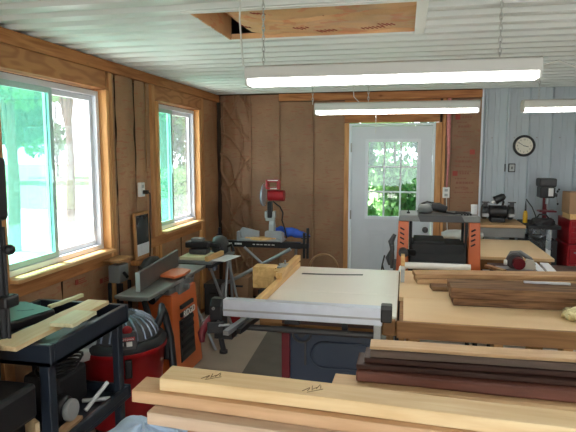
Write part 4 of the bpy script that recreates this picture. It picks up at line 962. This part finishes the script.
B().lathe((0, 0, 0), [(.02, -.05), (.035, -.03), (.04, .03), (.045, .06)], 18, axis='X').build('lamp_shade', 'black', t, 0, (.02, -.03, .245), (0, .5, PI))
B().lathe((0, 0, 0), [(.008, -.02), (.024, 0), (.008, .02)], 14, axis='X').build('bulb', 'white', t, 0, (-.045, -.03, .205))
t = thing('glue_bottle', 'yellow bottle with a long black nozzle between grinder and drill press', 'bottle', (1.195, 5.86, 1.045))
B().lathe((0, 0, 0), [(.022, 0), (.024, .07), (.018, .11), (.012, .12)], 18).build('body', 'yellow', t); B().lathe((0, 0, .12), [(.010, 0), (.008, .05), (.003, .10)], 12).build('nozzle', 'black', t)
o = B().tube([(1.20, 5.88, 1.28), (1.26, 5.88, 1.20), (1.28, 5.80, 1.12), (1.27, 5.79, 1.055)], .006, 6).build('power_cable', 'black'); tag(o, 'black cord slanting down beside the yellow bottle', 'cord')
t = thing('drill_press', 'dark bench drill press with white label and spoked handle', 'drill press', (1.40, 5.93, 1.045))
B().box(-.07, .065, -.12, .1, .001, .03).build('base', 'black', t, .006); B().cyl((-.0, .05, .03), (-.0, .05, .36), .022).cyl((.0, -.04, .20), (.0, -.04, .3), .012).build('column', 'maroon', t)
B().box(-.09, .07, -.10, .08, .36, .445).build('head_cover', 'dgrey', t, .015); B().box(-.08, .06, -.09, .07, .25, .36).build('head', 'black', t, .012)
B().box(-.005, .04, -.097, -.09, .27, .35).build('white_label', 'white', t, .001)
B().cyl((0, -.05, .25), (0, -.05, .19), .02).cyl((0, -.05, .19), (0, -.05, .14), .006).build('chuck', 'alud', t)
B().box(-.08, .08, -.1, .03, .11, .125).build('work_table', 'maroon', t, .004)
for a in (.6, 2.7, 4.8):
    B().cyl((.085, -.03, .28), (.10+.02*math.cos(a), -.03+.05*math.cos(a), .28+.09*math.sin(a)), .005, n=8).build('feed_handle', 'alud', t); B().lathe((.10+.02*math.cos(a), -.03+.05*math.cos(a), .28+.09*math.sin(a)), [(.003, -.012), (.012, 0), (.003, .012)], 10).build('handle_ball', 'black', t)
B().cyl((.05, -.03, .28), (.09, -.03, .28), .02).build('feed_hub', 'dgrey', t)
t = thing('tool_bag', 'black bag of tools between the drill press and the plastic film', 'bag', (1.32, 5.70, 1.046))
def tb(u, v):
    a = 2*PI*u; r = .85+.2*noise.noise(Vector((math.cos(a)*2, math.sin(a)*2, v*3)))
    return (.13*math.cos(a)*r*(1-.3*v**3), .075*math.sin(a)*r*(1-.2*v**3), .065*v+.01*noise.noise(Vector((u*9, v*5, 0))) if v > 0 else 0)
B().grid(tb, 36, 8).add([tb(k/36, 1) for k in range(36)], [tuple(range(36))]).build('body', 'blackm', t)
B().tube([(-.06, 0, .06), (-.03, 0, .10), (.03, 0, .10), (.06, 0, .06)], .008, 8).build('handle', 'black', t)
def pf(u, v):
    x = 1.10+.22*u+.05*v; z = 1.02-.12*v-.10*u*v; 
    return (x+.04+.015*noise.noise(Vector((u*6, v*6, 1))), 5.592-.0*v+.010*noise.noise(Vector((u*7, v*7, 4))), z+.025*noise.noise(Vector((u*7, v*5, 8))))
o = B().grid(pf, 22, 16).build('hanging_plastic_film', 'bag', thick=.002); tag(o, 'crumpled clear plastic film hanging off the end of the bench', 'plastic film')
t = thing('tool_chest', 'red tool chest with pale drawer handles at the right edge', 'tool chest', (1.835, 5.75, 0))
B().box(-.32, .32, -.22, .22, .10, .88).build('cabinet', 'chest', t, .006); B().box(-.31, .31, -.20, .21, .885, 1.12).build('top_chest', 'chest', t, .006)
for k in range(4):
    z = .90+k*.052; dr = B().box(-.295, .295, -.212, -.20, z, z+.046).build('drawer', 'chest', t, .002); B().box(-.25, .25, -.226, -.212, z+.016, z+.028).build('drawer_pull', 'alud', dr, .002)
for k, (z, h) in enumerate(((.72, .12), (.56, .14), (.36, .18), (.14, .2))):
    dr = B().box(-.30, .30, -.235, -.22, z, z+h).build('drawer', 'chest', t, .002); B().box(-.27, .27, -.25, -.235, z+h-.035, z+h-.02).build('drawer_pull', 'alud', dr, .002)
for sx in (-.28, .28):
    for sy in (-.18, .18): B().cyl((sx-.015, sy, .05), (sx+.015, sy, .05), .05).box(sx-.02, sx+.02, sy-.02, sy+.02, .05, .10).build('caster', 'blackm', t)
t = thing('cardboard_box', 'flat tan box lying on the red tool chest under a larger box', 'box', (1.835, 5.68, 1.12)); B().box(-.31, .2, -.13, .13, 0, .05).build('carton', 'jig', t, .002)
t = thing('cardboard_box', 'large brown cardboard box on top of the flat tan box', 'box', (1.795, 5.68, 1.171)); B().box(-.28, .2, -.13, .13, 0, .20).build('carton', 'cardboard', t, .002); B().box(-.279, .199, -.02, .02, .2, .2015).build('tape', 'roughl', t)
b = B().box(-.19, -.13, -.1325, -.13, .15, .154).box(-.165, -.155, -.1325, -.13, .09, .15).prism([(-.18, .095), (-.14, .095), (-.16, .13)], -.1325, -.13); b.build('printed_mark', 'ink', t)

# ------------------------------------------------------------------ camera
f_px = 550.0; p = Vector((117, -62, f_px)).normalized()   # image direction of the room's depth axis
pit = math.atan(62/f_px); U = Vector((0, -math.cos(pit), -math.sin(pit))); X = p.cross(U)
# rows: world axes in camera (x right, y down, z forward)
R = Matrix((X, p, U))            # world = R @ cam
cx, cy, cz = R @ Vector((1, 0, 0)), R @ Vector((0, -1, 0)), R @ Vector((0, 0, -1))
mw = Matrix((cx, cy, cz)).transposed().to_4x4(); mw.translation = Vector((0, 0, 1.73))
cam = bpy.data.cameras.new('camera'); co = bpy.data.objects.new('camera', cam); C.objects.link(co); co.matrix_world = mw
cam.sensor_fit = 'HORIZONTAL'; cam.sensor_width = 36; cam.lens = 36*f_px/576; cam.clip_start = .05; cam.clip_end = 200
SC.camera = co
# ------------------------------------------------------------------ daylight
w = bpy.data.worlds.new('sky'); SC.world = w; w.use_nodes = True; nt = w.node_tree; bg = nt.nodes['Background']
bg.inputs['Color'].default_value = (.86, .94, 1, 1); bg.inputs['Strength'].default_value = 2.4
sun = bpy.data.lights.new('sun', 'SUN'); sun.energy = 14; sun.angle = .01; sun.color = (1, .96, .88)
so = bpy.data.objects.new('sun', sun); C.objects.link(so); so.rotation_euler = Vector((.42, -.06, -.9)).to_track_quat('-Z', 'Y').to_euler()
so.location = (-6, 2, 8)
vs = SC.view_settings; vs.view_transform = 'Standard'; vs.look = 'None'; vs.gamma = 1; vs.use_curve_mapping = False; vs.exposure = 1.05
